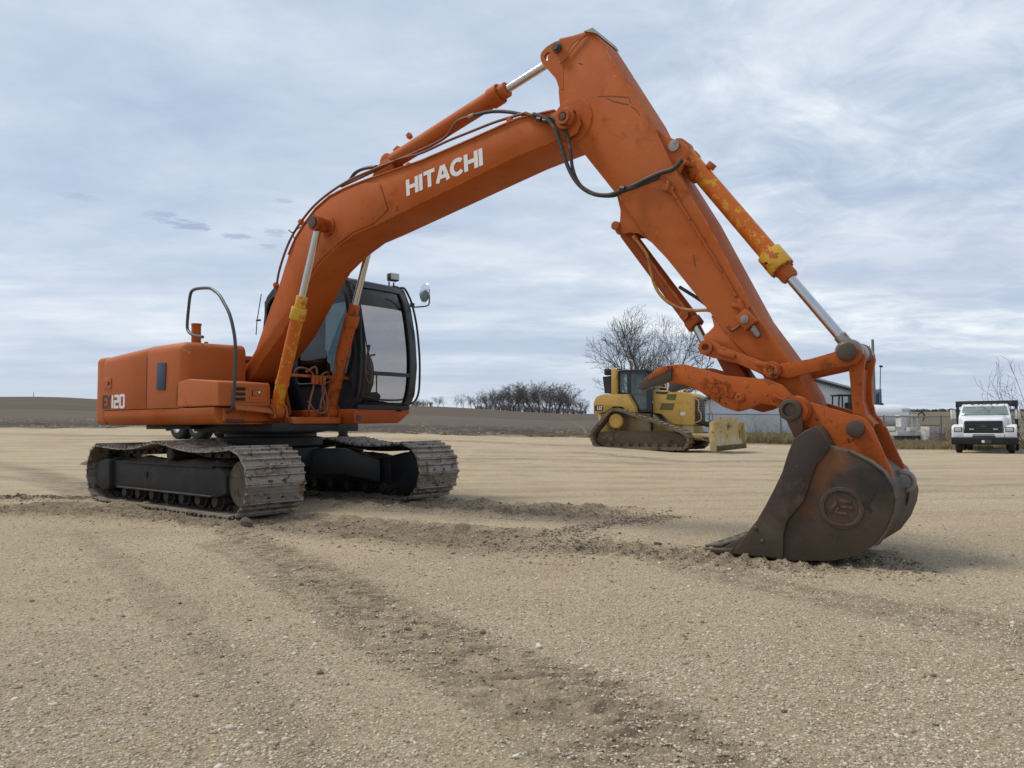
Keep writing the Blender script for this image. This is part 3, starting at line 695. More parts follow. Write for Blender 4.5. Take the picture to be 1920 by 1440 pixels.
# --- upper structure: base deck
CX1 = 0.805
ZB = .90
dk = MB()
# right hand deck skirt with rounded lower edge (profile y,z swept along x)
def sweep_x(prof, x0, x1, name, mat, par, bevel=.0, **k):
    return MB().prism(prof, x0, x1, ax='x').build(name, mat, par, bevel=bevel, **k)
skirt = rounded([(-1.24, 1.07), (-1.24, .97), (-1.17, .895), (-.40, .895), (-.40, 1.07)], [.01, .05, .05, .01, .01], 5)
deck = sweep_x(skirt, -1.55, CX1-.02, 'deck', 'orange', EX, bevel=.012)
MB().prism(rounded([(CX1-.02, .91), (CX1+.02, .93), (CX1+.02, 1.06), (CX1-.02, 1.07)], .01, 3), -1.16, -.46).build('deck_front', 'orange', deck, bevel=.004)
MB().box((.35, -.09, .935), (1.25, .66, .07)).build('deck_centre', 'orange', deck, bevel=.005)
# cab side deck
cdk = [(0.23,1.044),(1.179,1.047),(1.198,1.001),(0.988,0.877),(0.231,0.88)]
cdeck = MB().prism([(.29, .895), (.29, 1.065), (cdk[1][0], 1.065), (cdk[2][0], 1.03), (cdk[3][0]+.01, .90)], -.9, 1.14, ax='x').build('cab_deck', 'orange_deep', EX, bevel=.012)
MB().prism(circ(.72, .965, .035, 6), .0, .01).map(lambda x, y, z: (1.142+y, .36+(x-.72), z)).build('deck_sticker', 'grill_blue', cdeck)
MB().box((1.15, .98, 1.05), (.12, .02, .02)).build('deck_bolt', 'black', cdeck)
# counterweight: rear arc of radius 2.1
arc = []
for i in range(25):
    a = radians(-33+66*i/24); arc.append((-2.20*cos(a), 2.20*sin(a)))
cw_out = [(-1.58, 1.22)]+[(x, -y) for x, y in arc]+[(-1.58, -1.22)]
cwt = MB().prism([p for p in cw_out], .90, 1.72, ax='z').build('counterweight', 'orange_side', EX, bevel=.06, seg=4)
# right rear hood with doors
ztop0, ztop1 = 1.715, 1.785
def hood_sec(x, zt):
    return [(x, -1.245, 1.075), (x, -1.245, zt-.10)]+[(x, -1.245+.10*(1-cos(a)), zt-.10+.10*sin(a)) for a in [pi/2*i/6 for i in range(1, 7)]]+[(x, -.50, zt+.012), (x, -.50, 1.075)]
def loft(secs, name, mat, par, bevel=0, **k):
    b = MB(); n = len(secs[0]); V = [p for s in secs for p in s]; Fc = [tuple(range(n)), tuple(range((len(secs)-1)*n, len(secs)*n))]
    for i in range(len(secs)-1):
        for j in range(n): Fc.append((i*n+j, i*n+(j+1) % n, (i+1)*n+(j+1) % n, (i+1)*n+j))
    return b.add(V, Fc).build(name, mat, par, bevel=bevel, **k)
XD = [-0.547,0.056,0.207]
hx = [-1.56, XD[0]-.004, XD[0]+.004, XD[1]-.004, XD[1]+.004, XD[2]]
hood = loft([hood_sec(-1.57, ztop0), hood_sec(XD[0]-.006, ztop1-.008)], 'rear_hood', 'orange_side', EX, bevel=.006)
h2 = loft([hood_sec(XD[0]+.006, ztop1-.004), hood_sec(XD[2]-.10, ztop1)]+[[(x+.10*sin(a), y+(.10*(1-cos(a)) if y < -1.1 else 0)*(1 if y < -1.2 else .6), z-(.10*(1-cos(a)) if z > 1.7 else 0)) for x, y, z in hood_sec(XD[2]-.10, ztop1)] for a in [pi/2*i/5 for i in range(1, 6)]], 'hood_door', 'orange_side', hood, bevel=.004, smooth=50)
MB().box((XD[0], -1.236, 1.36), (.014, .02, .56)).build('door_gap', 'recess', hood)
# mesh grille panel in the door
gp = [(-0.311,1.578),(-0.133,1.569),(-0.145,1.274),(-0.323,1.28)]
MB().prism(gp, -1.256, -1.240).build('side_grille', 'grill_blue', hood, bevel=.003)
lt = [(-1.546,1.459),(-1.361,1.452),(-1.355,1.325),(-1.54,1.331)]
hn = MB().prism(lt, -1.254, -1.24, holes=[[(lt[0][0]+.045, lt[0][1]-.045), (lt[1][0]-.03, lt[1][1]-.045), (lt[2][0]-.03, lt[2][1]+.04), (lt[3][0]+.045, lt[3][1]+.04)]]).build('door_latch', 'orange_side', hood, bevel=.003)
MB().box(((lt[0][0]+lt[1][0])/2, -1.2475, (lt[0][1]+lt[2][1])/2), (.09, .004, .10)).build('latch_recess', 'recess', hn)
MB().box(((lt[0][0]+lt[1][0])/2-.01, -1.251, (lt[0][1]+lt[2][1])/2), (.05, .008, .08)).build('latch_handle', 'orange_side', hn, bevel=.003)
# engine compartment behind the boom and left half of the house
MB().prism([(-1.57, 1.06), (-1.57, 1.70), (-.35, 1.74), (-.30, 1.06)], -.50, 1.20).build('engine_house', 'orange_side', EX, bevel=.04)
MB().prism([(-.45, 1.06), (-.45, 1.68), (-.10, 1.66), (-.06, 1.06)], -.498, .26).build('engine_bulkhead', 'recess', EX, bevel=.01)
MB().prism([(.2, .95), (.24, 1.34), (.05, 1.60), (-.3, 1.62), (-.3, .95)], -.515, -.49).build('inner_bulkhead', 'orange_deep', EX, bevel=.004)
# stack, caps and exhaust on the hood
st_ = [(-0.226,1.89),(-0.231,2.043)]
MB().cyl((st_[0][0], -.85, 1.78), (st_[1][0], -.85, st_[1][1]-.02), .052, n=24).cyl((st_[0][0], -.85, st_[1][1]-.02), (st_[0][0], -.85, st_[1][1]), .057, n=24).cyl((st_[0][0]+.0, -.85, 1.775), (st_[0][0], -.85, 1.80), .09, n=20).cyl((st_[0][0]+.12, -.80, 1.775), (st_[0][0]+.12, -.80, 1.83), .022, n=12).build('exhaust_stack', 'orange', EX, bevel=.003)
st2 = [(-0.694,1.925),(-0.695,1.975)]
MB().cyl((st2[0][0], -.85, 1.74), (st2[0][0], -.85, 1.815), .032, n=16).cyl((st2[0][0], -.85, 1.815), (st2[0][0], -.85, 1.84), .01, n=8).build('tank_breather', 'orange', EX)
# tool box at the front right, lower than the hood
tc_ = [(0.066,1.341),(0.859,1.322),(0.866,1.059),(0.085,1.068)]
TX = 0.872; ty = [-0.63][0]
tzt = tc_[1][1]
tb = MB().prism(rounded([(XD[1]+.005, 1.08), (XD[1]+.005, tc_[0][1]), (XD[1]+.25, tc_[0][1]+.035), (TX-.03, tzt+.01), (TX-.01, tzt-.02), (TX, 1.08)], [.02, .05, .05, .05, .05, .02], 4), -1.245, ty)
tbo = tb.build('tool_box', 'orange_side', EX, bevel=.035, seg=4, smooth=45)
MB().prism(rounded([(-1.11, 1.13), (-1.08, tzt-.07), (ty-.06, tzt-.055), (ty-.05, 1.12)], .03, 3), TX-.003, TX+.010, ax='x').build('box_lid', 'orange_side', tbo, bevel=.006)
vt = [(-1.095,1.285),(-0.947,1.29),(-0.945,1.152),(-1.093,1.149)]
for i in range(3):
    z0 = vt[0][1]-.01-i*.052
    MB().prism(rounded([(vt[0][0], z0-.034), (vt[0][0]+.015, z0), (vt[1][0], z0), (vt[1][0], z0-.034)], .008, 3), TX+.0095, TX+.0125, ax='x').build('vent_slot', 'recess', tbo)
lh = [(-0.903,1.275),(-0.756,1.28),(-0.754,1.162),(-0.902,1.158)]
lo = MB().prism(rounded(lh, .012, 3), TX+.009, TX+.016, ax='x', holes=[[(lh[0][0]+.02, lh[0][1]-.02), (lh[1][0]-.02, lh[1][1]-.02), (lh[2][0]-.02, lh[2][1]+.02), (lh[3][0]+.02, lh[3][1]+.02)]]).build('box_latch', 'orange_side', tbo)
MB().prism([(lh[0][0]+.03, lh[0][1]-.03), (lh[1][0]-.03, lh[1][1]-.03), (lh[2][0]-.03, lh[2][1]+.03), (lh[3][0]+.03, lh[3][1]+.03)], TX+.0095, TX+.012, ax='x').build('latch_recess', 'recess', lo)
MB().box((TX+.014, (lh[0][0]+lh[1][0])/2+.005, (lh[0][1]+lh[2][1])/2), (.01, .07, .055)).build('latch_handle', 'orange_side', lo, bevel=.003)
MB().cyl((TX+.015, lh[1][0]-.035, lh[1][1]-.05), (TX+.024, lh[1][0]-.035, lh[1][1]-.05), .012, n=12).build('lock', 'chrome', lo)
sp_ = [(-1.089,1.098),(-0.671,1.077),(-0.664,1.021),(-1.101,1.06)]
MB().add([(TX+.01, sp_[0][0], sp_[0][1]), (TX+.01, sp_[1][0], sp_[1][1]), (TX+.09, sp_[2][0], sp_[2][1]), (TX+.09, sp_[3][0], sp_[3][1]), (TX-.01, sp_[0][0], sp_[0][1]-.02), (TX-.01, sp_[1][0], sp_[1][1]-.02), (TX+.08, sp_[2][0], sp_[2][1]-.02), (TX+.08, sp_[3][0], sp_[3][1]-.02)], [(0, 1, 2, 3), (4, 5, 6, 7), (0, 1, 5, 4), (1, 2, 6, 5), (2, 3, 7, 6), (3, 0, 4, 7)]).build('box_apron', 'orange_side', tbo, bevel=.004)
# model number on the rear panel
q0 = [(-1.571,1.083),(-1.578,1.249),(-1.016,1.08),(-1.022,1.234)]
def P_ex(u, v, w):
    return (q0[0][0]+(q0[2][0]-q0[0][0])*u*.97, -1.2455-w, q0[0][1]+.012+(q0[1][1]-q0[0][1]-.012)*v)
def decal(text, P, mat, name, par, u0, u1, **k):
    b, tot = letters(text, lambda u, v, w: (u, v, w), **k)
    b.v = [P(u0+(u1-u0)*u/tot, v, w) for u, v, w in b.v]; return b.build(name, mat, par, smooth=0)
decal('EX', P_ex, 'dark_letter', 'lettering', hood, 0, .38, th=.20, depth=.002)
decal('120', P_ex, 'white_letter', 'lettering', hood, .41, 1.0, th=.19, depth=.002)
# handrail
hr = [(0.225,-1.041,1.84),(0.008,-1.013,1.876),(-0.133,-0.995,1.93),(-0.178,-0.989,2.006),(-0.144,-0.994,2.212),(-0.107,-0.998,2.346),(-0.038,-1.007,2.385),(0.099,-1.025,2.385),(0.286,-1.049,2.366),(0.404,-1.065,2.345),(0.507,-1.078,2.303),(0.609,-1.091,2.25),(0.723,-1.106,2.152),(0.846,-1.122,2.028),(0.933,-1.133,1.871),(0.985,-1.14,1.704),(0.992,-1.141,1.461),(0.965,-1.138,1.166),(0.945,-1.135,1.07),(0.876,-1.126,1.034),(0.77,-1.112,0.997),(0.735,-1.108,0.96),(0.831,-1.12,0.937)]
rail = MB().tube(spline(hr, 5), .017, 10).build('handrail', 'rail', EX)
MB().tube([hr[-1], (hr[-1][0]+.0, hr[-1][1]+.08, hr[-1][2]-.012), (hr[-1][0]-.01, hr[-1][1]+.20, hr[-1][2]-.012)], .017, 10).build('rail_foot', 'rail', rail)
# --- boom
YB0, YB1 = -.42, .03
boom_o = [(-0.086,1.567),(0.042,1.573),(0.156,1.616),(0.286,1.749),(0.491,2.104),(0.691,2.415),(0.866,2.756),(0.986,2.922),(1.14,3.056),(1.326,3.187),(1.551,3.277),(1.794,3.316),(2.115,3.34),(2.882,3.371),(3.468,3.43),(4.001,3.492),(4.39,3.466),(4.469,3.46),(4.547,3.439),(4.612,3.383),(4.626,3.3),(4.595,3.242),(4.414,3.218),(4.015,3.172),(3.712,3.12),(2.707,2.942),(2.219,2.856),(1.92,2.811),(1.633,2.705),(1.377,2.564),(1.202,2.397),(1.069,2.232),(0.766,1.896),(0.38,1.592),(0.272,1.458),(0.15,1.395),(-0.018,1.39),(-0.147,1.457),(-0.171,1.527)]
boom = MB().prism(boom_o, YB0, YB1).build('boom', 'orange', EX, bevel=.006)
bfp = (-0.02,1.477); btp = (4.525,3.356)
MB().lathe([(0, .05), (0, .075), (.09, .075), (.095, .05), (.11, .045), (.11, .01)], (bfp[0], YB0, bfp[1]), (0, -1, 0), 24).build('foot_pin', 'orange_worn', boom)
for yy in (-.53, .10):
    MB().prism(rounded([(bfp[0]-.28, 1.0), (bfp[0]-.12, bfp[1]+.05), (bfp[0]-.02, bfp[1]+.10), (bfp[0]+.09, bfp[1]+.02), (bfp[0]+.25, 1.0)], .05, 4), yy, yy+.03).build('boom_bracket', 'orange', boom, bevel=.004)
# doubler plate at the bend
dp = [(1.005,2.89),(1.167,3.028),(1.344,3.155),(1.568,3.246),(1.803,3.286),(2.108,3.315),(2.316,3.263),(2.43,2.985),(2.234,2.88),(1.92,2.839),(1.616,2.724),(1.368,2.594),(1.175,2.411),(1.041,2.252),(0.934,2.617)]
MB().prism(dp, YB0-.014, YB0-.0005).build('doubler_plate', 'orange', boom, bevel=.005)
# top flange lines
fl = [(0.866,2.756),(0.986,2.922),(1.14,3.056),(1.326,3.187),(1.551,3.277),(1.794,3.316),(2.115,3.34),(2.882,3.371),(3.468,3.43),(4.001,3.492),(4.39,3.466)]
b = MB()
for (x0, z0), (x1, z1) in zip(fl[:-1], fl[1:]):
    V = [(x0, YB0-.012, z0), (x0, YB1+.012, z0), (x1, YB0-.012, z1), (x1, YB1+.012, z1)]; V += [(x, y, z+.012) for x, y, z in V]
    b.add(V, [(0, 1, 3, 2), (4, 5, 7, 6), (0, 1, 5, 4), (2, 3, 7, 6), (0, 2, 6, 4), (1, 3, 7, 5)])
b.build('top_flange', 'orange', boom)
# boom tip fork plates and pin
fk = [(4.361,3.44),(4.446,3.454),(4.539,3.444),(4.63,3.38),(4.649,3.288),(4.607,3.219),(4.484,3.196),(4.38,3.274)]
MB().prism(fk, YB0-.018, YB0-.0005).build('tip_plate', 'orange', boom, bevel=.005)
MB().lathe([(0, .09), (.045, .09), (.05, .062), (.075, .060), (.075, .04), (.06, .03)], (btp[0], YB0-.018, btp[1]), (0, -1, 0), 26).build('tip_pin', 'orange_worn', boom)
MB().lathe([(0, .03), (.018, .03), (.02, .01)], (btp[0]-.0, YB0-.075, btp[1]), (0, -1, 0), 6).lathe([(0, .022), (.03, .022)], (btp[0]+.07, YB0-.03, btp[1]+.03), (0, -1, 0), 8).build('pin_bolt', 'pin_steel', boom)
# maker's name
hp = [(2.685,3.07),(2.678,3.233),(3.634,3.175),(3.622,3.326)]
o0 = Vector(hp[0]); eu = Vector(hp[2])-o0; ev = (Vector(hp[1])-o0+Vector(hp[3])-Vector(hp[2]))*.5
decal('HITACHI', lambda u, v, w: (o0.x+eu.x*u+ev.x*v, YB0-w-.0005, o0.y+eu.y*u+ev.y*v), 'white_letter', 'lettering', boom, 0, 1, th=.235, depth=.002, gap=.04)
# boom foot cylinders (two), pinned through the boom
pin = (1.555,2.958)
low = (0.859,1.029); gl = (1.153,2.222); gl0 = (1.11,2.044); md_ = (0.973,1.437)
pb = MB().lathe([(0, .105), (.02, .105), (.025, .075), (.10, .075), (.11, .08), (.20, .08), (.20, .06)], (pin[0], YB0-.014, pin[1]), (0, -1, 0), 28).build('cylinder_pin_boss', 'orange_worn', boom)
MB().lathe([(0, .062), (.02, .062), (.022, .04)], (pin[0], YB0-.214, pin[1]), (0, -1, 0), 8).build('pin_cap', 'pin_steel', pb)
for yy, mt, mt2, l_ in ((-.56, 'orange_yellow', 'yellow_chipped', 'scratched near cylinder with yellow showing through the orange'), (.165, 'orange_worn', 'orange_worn', None)):
    A, Bq = Vector((low[0], yy, low[1])), Vector((pin[0], yy, pin[1])); g = Vector((gl[0], yy, gl[1])); g0 = Vector((gl0[0], yy, gl0[1]))
    d = (Bq-A).normalized(); ln = (g-A).length; g = A+d*ln; g0 = A+d*(g0-Vector((low[0], yy, low[1]))).length
    cy = MB().cyl(A+d*.05, g0, .067, n=28).build('boom_cylinder', mt, EX, label=l_)
    MB().cyl(g0-d*.02, g0+d*.11, .082, n=28).cyl(g0+d*.11, g+d*.05, .058, n=24).build('cylinder_gland', mt2, cy, bevel=.004)
    MB().cyl(A+d*.30, A+d*.34, .074, n=24).cyl(A+d*.10, A+d*.12, .074, n=24).build('clamp_band', mt, cy)
    MB().cyl(g, Bq-d*.05, .038, n=24).build('cylinder_rod', 'chrome', cy)
    MB().lathe([(-.055, .03), (-.055, .085), (.055, .085), (.055, .03)], A, (0, 1, 0), 22).build('cylinder_eye', 'orange_worn', cy, bevel=.004)
    MB().lathe([(-.05, .03), (-.05, .075), (.05, .075), (.05, .03)], Bq, (0, 1, 0), 22).build('rod_eye', 'orange_worn', cy, bevel=.004)
    for dy in (-.085, .075):
        MB().prism(rounded([(A.x-.16, .955), (A.x-.05, A.z+.06), (A.x, A.z+.09), (A.x+.07, A.z+.05), (A.x+.10, .955)], .03, 4), yy+dy, yy+dy+.022).build('cylinder_lug', 'orange_worn', cy, bevel=.003)
    MB().cyl((A.x, yy-.12, A.z), (A.x, yy+.12, A.z), .035, n=16).build('cylinder_pin', 'pin_steel', cy)
# pin crossbar between the two cylinders, bracket and service hoses at the boom foot
br = MB()
z_ = 1.45
cyl_at = lambda z: low[0]+(pin[0]-low[0])*(z-low[1])/(pin[1]-low[1])
br.box((cyl_at(1.42)+.02, -.12, 1.42), (.04, .90, .03)); br.build('hose_bracket', 'orange_worn', EX, bevel=.004)
xh = cyl_at(1.35)+.10
def hose(pts, r, mat, name='hydraulic_hose', par=None, n=6): return MB().tube(spline(pts, n), r, 10).build(name, mat, par or EX)
for k, (ya, yb, za, mt) in enumerate(((-.40, -.24, 1.47, 'hose_orange'), (.04, -.12, 1.44, 'hose_orange'), (.07, -.09, 1.40, 'hose_orange'))):
    hose([(xh-.12, ya, za-.04), (xh-.09, ya+.01, za+.02), (xh-.04, (ya*.6+yb*.4), za+.035), (xh-.01, yb, za-.02), (xh-.0, yb+.01, za-.15), (xh+.0, yb+(.02 if k % 2 else -.03), 1.17), (xh+.01, yb+(.04 if k % 2 else -.06), 1.05), (xh-.06, yb, 1.0)], .011, mt)
hose([(xh+.0, -.30, 1.14), (xh+.03, -.21, 1.02), (xh+.04, -.10, 1.03), (xh+.01, -.05, 1.15), (xh-.02, -.08, 1.34)], .011, 'hose_orange')
for k in range(4):
    MB().cyl((xh, -.24+k*.05, 1.33), (xh, -.24+k*.05, 1.42), .02, n=6).build('hose_fitting', 'orange_worn', EX)
# tube running from the bracket up the left cylinder
hose([(xh+.0, .02, 1.38), (xh+.02, .05, 1.52), (cyl_at(1.62)-.03, .10, 1.62), (cyl_at(1.8)-.05, .11, 1.80), (cyl_at(2.1)-.06, .12, 2.10)], .012, 'hose_orange', 'steel_tube')
hose([(xh-.04, -.30, 1.46), (xh+.01, -.22, 1.52), (xh+.02, -.20, 1.44)], .013, 'hose_orange', 'steel_tube')
# --- arm cylinder over the boom
YC = -.195
ac = [(2.225,3.554),(2.302,3.57),(3.575,3.842),(3.705,3.896),(4.135,4.008),(4.275,4.042)]
a0, a1, a2, a3, a4, a5 = [Vector((x, YC, z)) for x, z in ac]; d = (a5-a0).normalized()
proj_ = lambda p: a0+d*(p-a0).dot(d)
acy = MB().cyl(a0+d*.05, proj_(a2), .080, n=30).build('arm_cylinder', 'orange', EX)
MB().cyl(proj_(a2)-d*.02, proj_(a2)+d*.09, .094, n=30).cyl(proj_(a2)+d*.09, proj_(a3)+d*.03, .07, n=24).build('cylinder_gland', 'orange', acy, bevel=.005)
for k in range(8):
    o_ = Matrix.Rotation(2*pi*k/8, 3, d) @ (d.orthogonal().normalized()*.078)
    MB().cyl(proj_(a2)+d*.09+o_, proj_(a2)+d*.102+o_, .010, n=6).build('gland_bolt', 'orange_worn', acy)
MB().cyl(proj_(a3), a5, .036, n=26).build('cylinder_rod', 'chrome', acy)
MB().lathe([(-.07, .03), (-.07, .085), (.07, .085), (.07, .03)], a0, (0, 1, 0), 22).build('cylinder_eye', 'orange', acy, bevel=.005)
MB().lathe([(-.05, .03), (-.05, .07), (.05, .07), (.05, .03)], a5, (0, 1, 0), 22).build('rod_eye', 'orange', acy, bevel=.005)
lugp = [(2.063,3.393),(2.11,3.483),(2.211,3.55),(2.28,3.562),(2.364,3.511),(2.372,3.406)]
for yy in (-.305, -.11): MB().prism(rounded(lugp, .02, 3), yy, yy+.022).build('cylinder_lug', 'orange', boom, bevel=.004)
MB().box((a0.x+.10, YC, a0.z+.11), (.07, .05, .06), ry=-.5).build('port_block', 'orange', acy, bevel=.004)
MB().box((a0.x+.27, YC, a0.z+.22), (.045, .05, .05), ry=-.5).build('port_block', 'orange', acy, bevel=.004)
# steel pipes along the boom top and over the cylinder
pl = [(x, -.36, z) for x, z in [(0.561,2.274),(0.596,2.549),(0.699,2.778),(0.83,2.963),(1.015,3.125),(1.232,3.258),(1.495,3.354),(1.79,3.421),(2.151,3.458),(2.456,3.48)]]
hose(pl, .013, 'hose_orange', 'steel_tube', boom)
pl = [(x, -.30, z) for x, z in [(1.721,3.434),(1.795,3.504),(1.926,3.527),(2.118,3.509)]]
hose(pl, .016, 'hose', 'hydraulic_hose', boom)
pl = [(x, -.24, z) for x, z in [(1.609,3.448),(1.743,3.536),(1.892,3.562),(2.077,3.54)]]
hose(pl, .016, 'hose_orange', 'hydraulic_hose', boom)
pl = [(x, -.33, z) for x, z in [(1.63,3.393),(2.119,3.451),(2.463,3.498),(2.789,3.495),(3.132,3.535),(3.393,3.554),(3.643,3.572),(3.823,3.575),(4.027,3.571)]]
hose(pl, .012, 'hose_orange', 'steel_tube', boom)
pl = [(x, -.31, z) for x, z in [(2.367,3.497),(2.626,3.521),(2.91,3.551),(3.101,3.595),(3.181,3.672),(3.26,3.708),(3.403,3.708),(3.485,3.707),(3.658,3.687),(3.868,3.624),(4.097,3.522),(4.208,3.466)]]
hose(pl[:7], .014, 'hose_orange', 'steel_tube', boom); hose(pl[6:], .016, 'hose', 'hydraulic_hose', boom)
fp = [(x, -.31, z) for x, z in [(3.37,3.706),(3.434,3.71)]]
MB().cyl(fp[0], fp[1], .021, n=6).build('hose_fitting', 'steel', boom)
# clips along the boom
for x, z in [(0.578,2.46),(1.016,3.107),(3.893,3.52),(2.661,3.383)]:
    MB().box((x, -.37, z), (.05, .05, .05), ry=-.4).build('pipe_clip', 'orange_worn', boom, bevel=.005)
tw = [(x, -.42, z) for x, z in [(1.176,3.062),(1.012,3.018),(0.929,2.996),(0.862,3.036)]]; hose(tw, .006, 'rubber', 'cable_tie', boom)
tw = [(x, -.42, z) for x, z in [(0.938,3.0),(0.958,2.932),(1.004,2.907)]]; hose(tw, .005, 'rubber', 'cable_tie', boom)
# --- arm (dipper)
YA0, YA1 = -.385, -.045
arm_o = [(4.417,4.089),(4.558,4.071),(4.685,4.065),(4.75,4.053),(5.211,3.241),(5.431,2.76),(5.648,2.377),(5.89,1.884),(6.026,1.608),(6.228,1.302),(6.363,1.058),(6.394,0.949),(6.358,0.879),(6.272,0.865),(6.215,0.916),(5.982,1.315),(5.853,1.443),(5.635,1.732),(5.354,2.105),(5.212,2.267),(4.957,2.643),(4.511,3.237),(4.42,3.484),(4.406,3.623)]
arm = MB().prism(arm_o, YA0, YA1).build('arm', 'orange', EX, bevel=.006)
# edge flange (weld lip) on the sides of the arm box
ear = [(4.759,4.04),(4.684,4.042),(4.447,4.068),(4.373,4.073),(4.287,4.055),(4.226,4.013),(4.236,3.936),(4.311,3.845),(4.386,3.751),(4.411,3.667),(4.453,3.637),(4.461,3.896),(4.551,4.013)]
eh = (4.297,3.973)
for yy in (YA0-.002, YA1-.03):
    MB().prism(rounded(ear, .03, 3), yy, yy+.032, holes=[circ(eh[0]+.005, eh[1], .033, 18)]).build('arm_ear', 'orange', arm, bevel=0)
ep = (4.41,4.003)
MB().lathe([(0, .045), (.015, .045), (.017, .03), (.035, .028), (.035, .01)], (ep[0], YA0-.016, ep[1]), (0, -1, 0), 20).build('ear_pin', 'pin_steel', arm)
capp = [(4.684,4.042),(4.759,4.053),(4.861,3.95),(4.841,3.921),(4.754,4.028),(4.694,4.021)]
MB().prism([(4.668,4.06),(4.754,4.063),(4.787,4.004),(4.753,4.024)], YA0-.02, YA1+.02).build('top_cap', 'steel', arm)
MB().lathe([(0, .19), (.006, .19), (.008, .17)], (btp[0]+.01, YA0, btp[1]), (0, -1, 0), 32).build('pivot_boss', 'orange', arm)
sc = MB()
for k_, pts_ in enumerate([[(4.777,3.496),(4.875,3.474),(5.054,3.417),(5.076,3.365)],[(4.865,3.46),(4.922,3.418),(5.053,3.358)],[(5.076,3.339),(5.117,3.303),(5.152,3.248)],[(4.606,3.823),(4.642,3.803)],[(5.565,2.103),(5.575,2.016)]]):
    strip_(pts_, .006, YA0-.0012-.0004*k_, YA0+.001, sc)
sc.build('scratch_mark', 'pin_steel', arm, smooth=0)
ln = [(4.685,4.039),(4.562,3.953),(4.478,3.888),(4.425,3.868)]
hose([(x, YA0-.012, z) for x, z in ln], .006, 'orange', 'grease_line', arm)
# bucket cylinder bracket on the back of the arm
bk = [(5.184,3.258),(5.249,3.141),(5.332,3.063),(5.423,3.005),(5.478,2.98),(5.515,2.931),(5.514,2.866),(5.466,2.784),(5.435,2.729),(5.392,2.771)]
for yy in (-.335, -.115): MB().prism(rounded(bk, .015, 3), yy, yy+.022).build('cylinder_bracket', 'orange', arm, bevel=.004)
bc = [(5.409,2.964),(5.526,2.773),(6.051,2.05),(6.13,1.941),(6.195,1.888),(6.557,1.379),(6.608,1.326)]
b0, b1, b2, b3, b4, b5, b6 = [Vector((x, -.215, z)) for x, z in bc]; d = (b6-b0).normalized(); pj = lambda p: b0+d*(p-b0).dot(d)
bcy = MB().cyl(b0+d*.06, pj(b2), .068, n=30).build('bucket_cylinder', 'orange_yellow', EX)
MB().cyl(pj(b2)-d*.02, pj(b3), .090, n=30).build('cylinder_gland', 'yellow_chipped', bcy, bevel=.006)
MB().cyl(pj(b3), pj(b4), .062, n=26).cyl(pj(b4), pj(b4)+d*.012, .058, n=26).build('gland_neck', 'orange', bcy, bevel=.004)
for k in range(10):
    o_ = Matrix.Rotation(2*pi*k/10, 3, d) @ (d.orthogonal().normalized()*.076)
    MB().cyl(pj(b3)+o_, pj(b3)+d*.014+o_, .010, n=6).build('gland_bolt', 'orange_worn', bcy)
MB().cyl(pj(b4), b6-d*.04, .035, n=26).build('cylinder_rod', 'chrome', bcy)
MB().cyl(b6-d*.16, b6-d*.05, .042, n=24).lathe([(-.06, .04), (-.06, .075), (.06, .075), (.06, .04)], b6, (0, 1, 0), 24).build('rod_eye', 'steel', bcy, bevel=.003)
MB().lathe([(-.07, .03), (-.07, .075), (.07, .075), (.07, .03)], b0, (0, 1, 0), 22).build('cylinder_eye', 'orange_worn', bcy, bevel=.004)
MB().cyl(b1+d*.0, b1+d*.05, .074, n=26).build('barrel_band', 'orange_worn', bcy, bevel=.004)
MB().box((b1.x+.12, -.215, b1.z+.02), (.05, .06, .045), ry=.8).build('port_block', 'orange_worn', bcy, bevel=.004)
MB().box((b1.x-.0, -.26, b1.z+.01), (.05, .06, .05), ry=.8).cyl((b1.x-.04, -.34, b1.z+.05), (b1.x+.02, -.27, b1.z+.02), .02, n=8).build('port_block', 'orange_worn', bcy, bevel=.004)
MB().lathe([(-.16, .03), (-.15, .042), (.13, .042)], b0+Vector((0, .03, 0)), (0, 1, 0), 20).lathe([(0, .045), (.012, .045), (.014, .03)], (b0.x, -.335, b0.z), (0, -1, 0), 18).build('cylinder_pin', 'steel', bcy)
# hoses hanging from boom tip to the arm
yh = -.47
h1 = [(x, -.47, z) for x, z in [(4.21,3.469),(4.328,3.403),(4.422,3.299),(4.472,3.163),(4.532,2.986),(4.596,2.855),(4.68,2.752),(4.792,2.679),(4.911,2.648),(5.004,2.656)]]
h1e = [(x, -.42, z) for x, z in [(5.093,2.692),(5.229,2.727),(5.339,2.749),(5.425,2.756),(5.477,2.785),(5.507,2.814)]]
hose(h1+h1e, .0175, 'hose', 'hydraulic_hose', boom)
h2_ = [(x, -.45, z) for x, z in [(4.357,3.416),(4.451,3.343),(4.522,3.237),(4.561,3.073),(4.575,2.952),(4.619,2.83),(4.697,2.736),(4.814,2.671),(4.947,2.642),(5.04,2.662)]]
hose(h2_+[(x, -.41, z) for x, z in [(5.133,2.691),(5.268,2.714),(5.316,2.724)]], .014, 'hose', 'hydraulic_hose', boom)
hose([(x, -.44, z) for x, z in [(4.106,3.515),(4.216,3.455),(4.35,3.398),(4.429,3.343),(4.485,3.257),(4.515,3.215)]], .014, 'hose_orange', 'hydraulic_hose', boom)
for p in ((1002, 222), (1026, 225), (1165, 354)): pass
for x, z in [(4.269,3.413),(4.328,3.385),(5.037,2.678)]: MB().lathe([(-.02, .022), (.02, .022)], (x, -.465, z), (1, 0, -.3), 8).build('hose_fitting', 'pin_steel', boom)
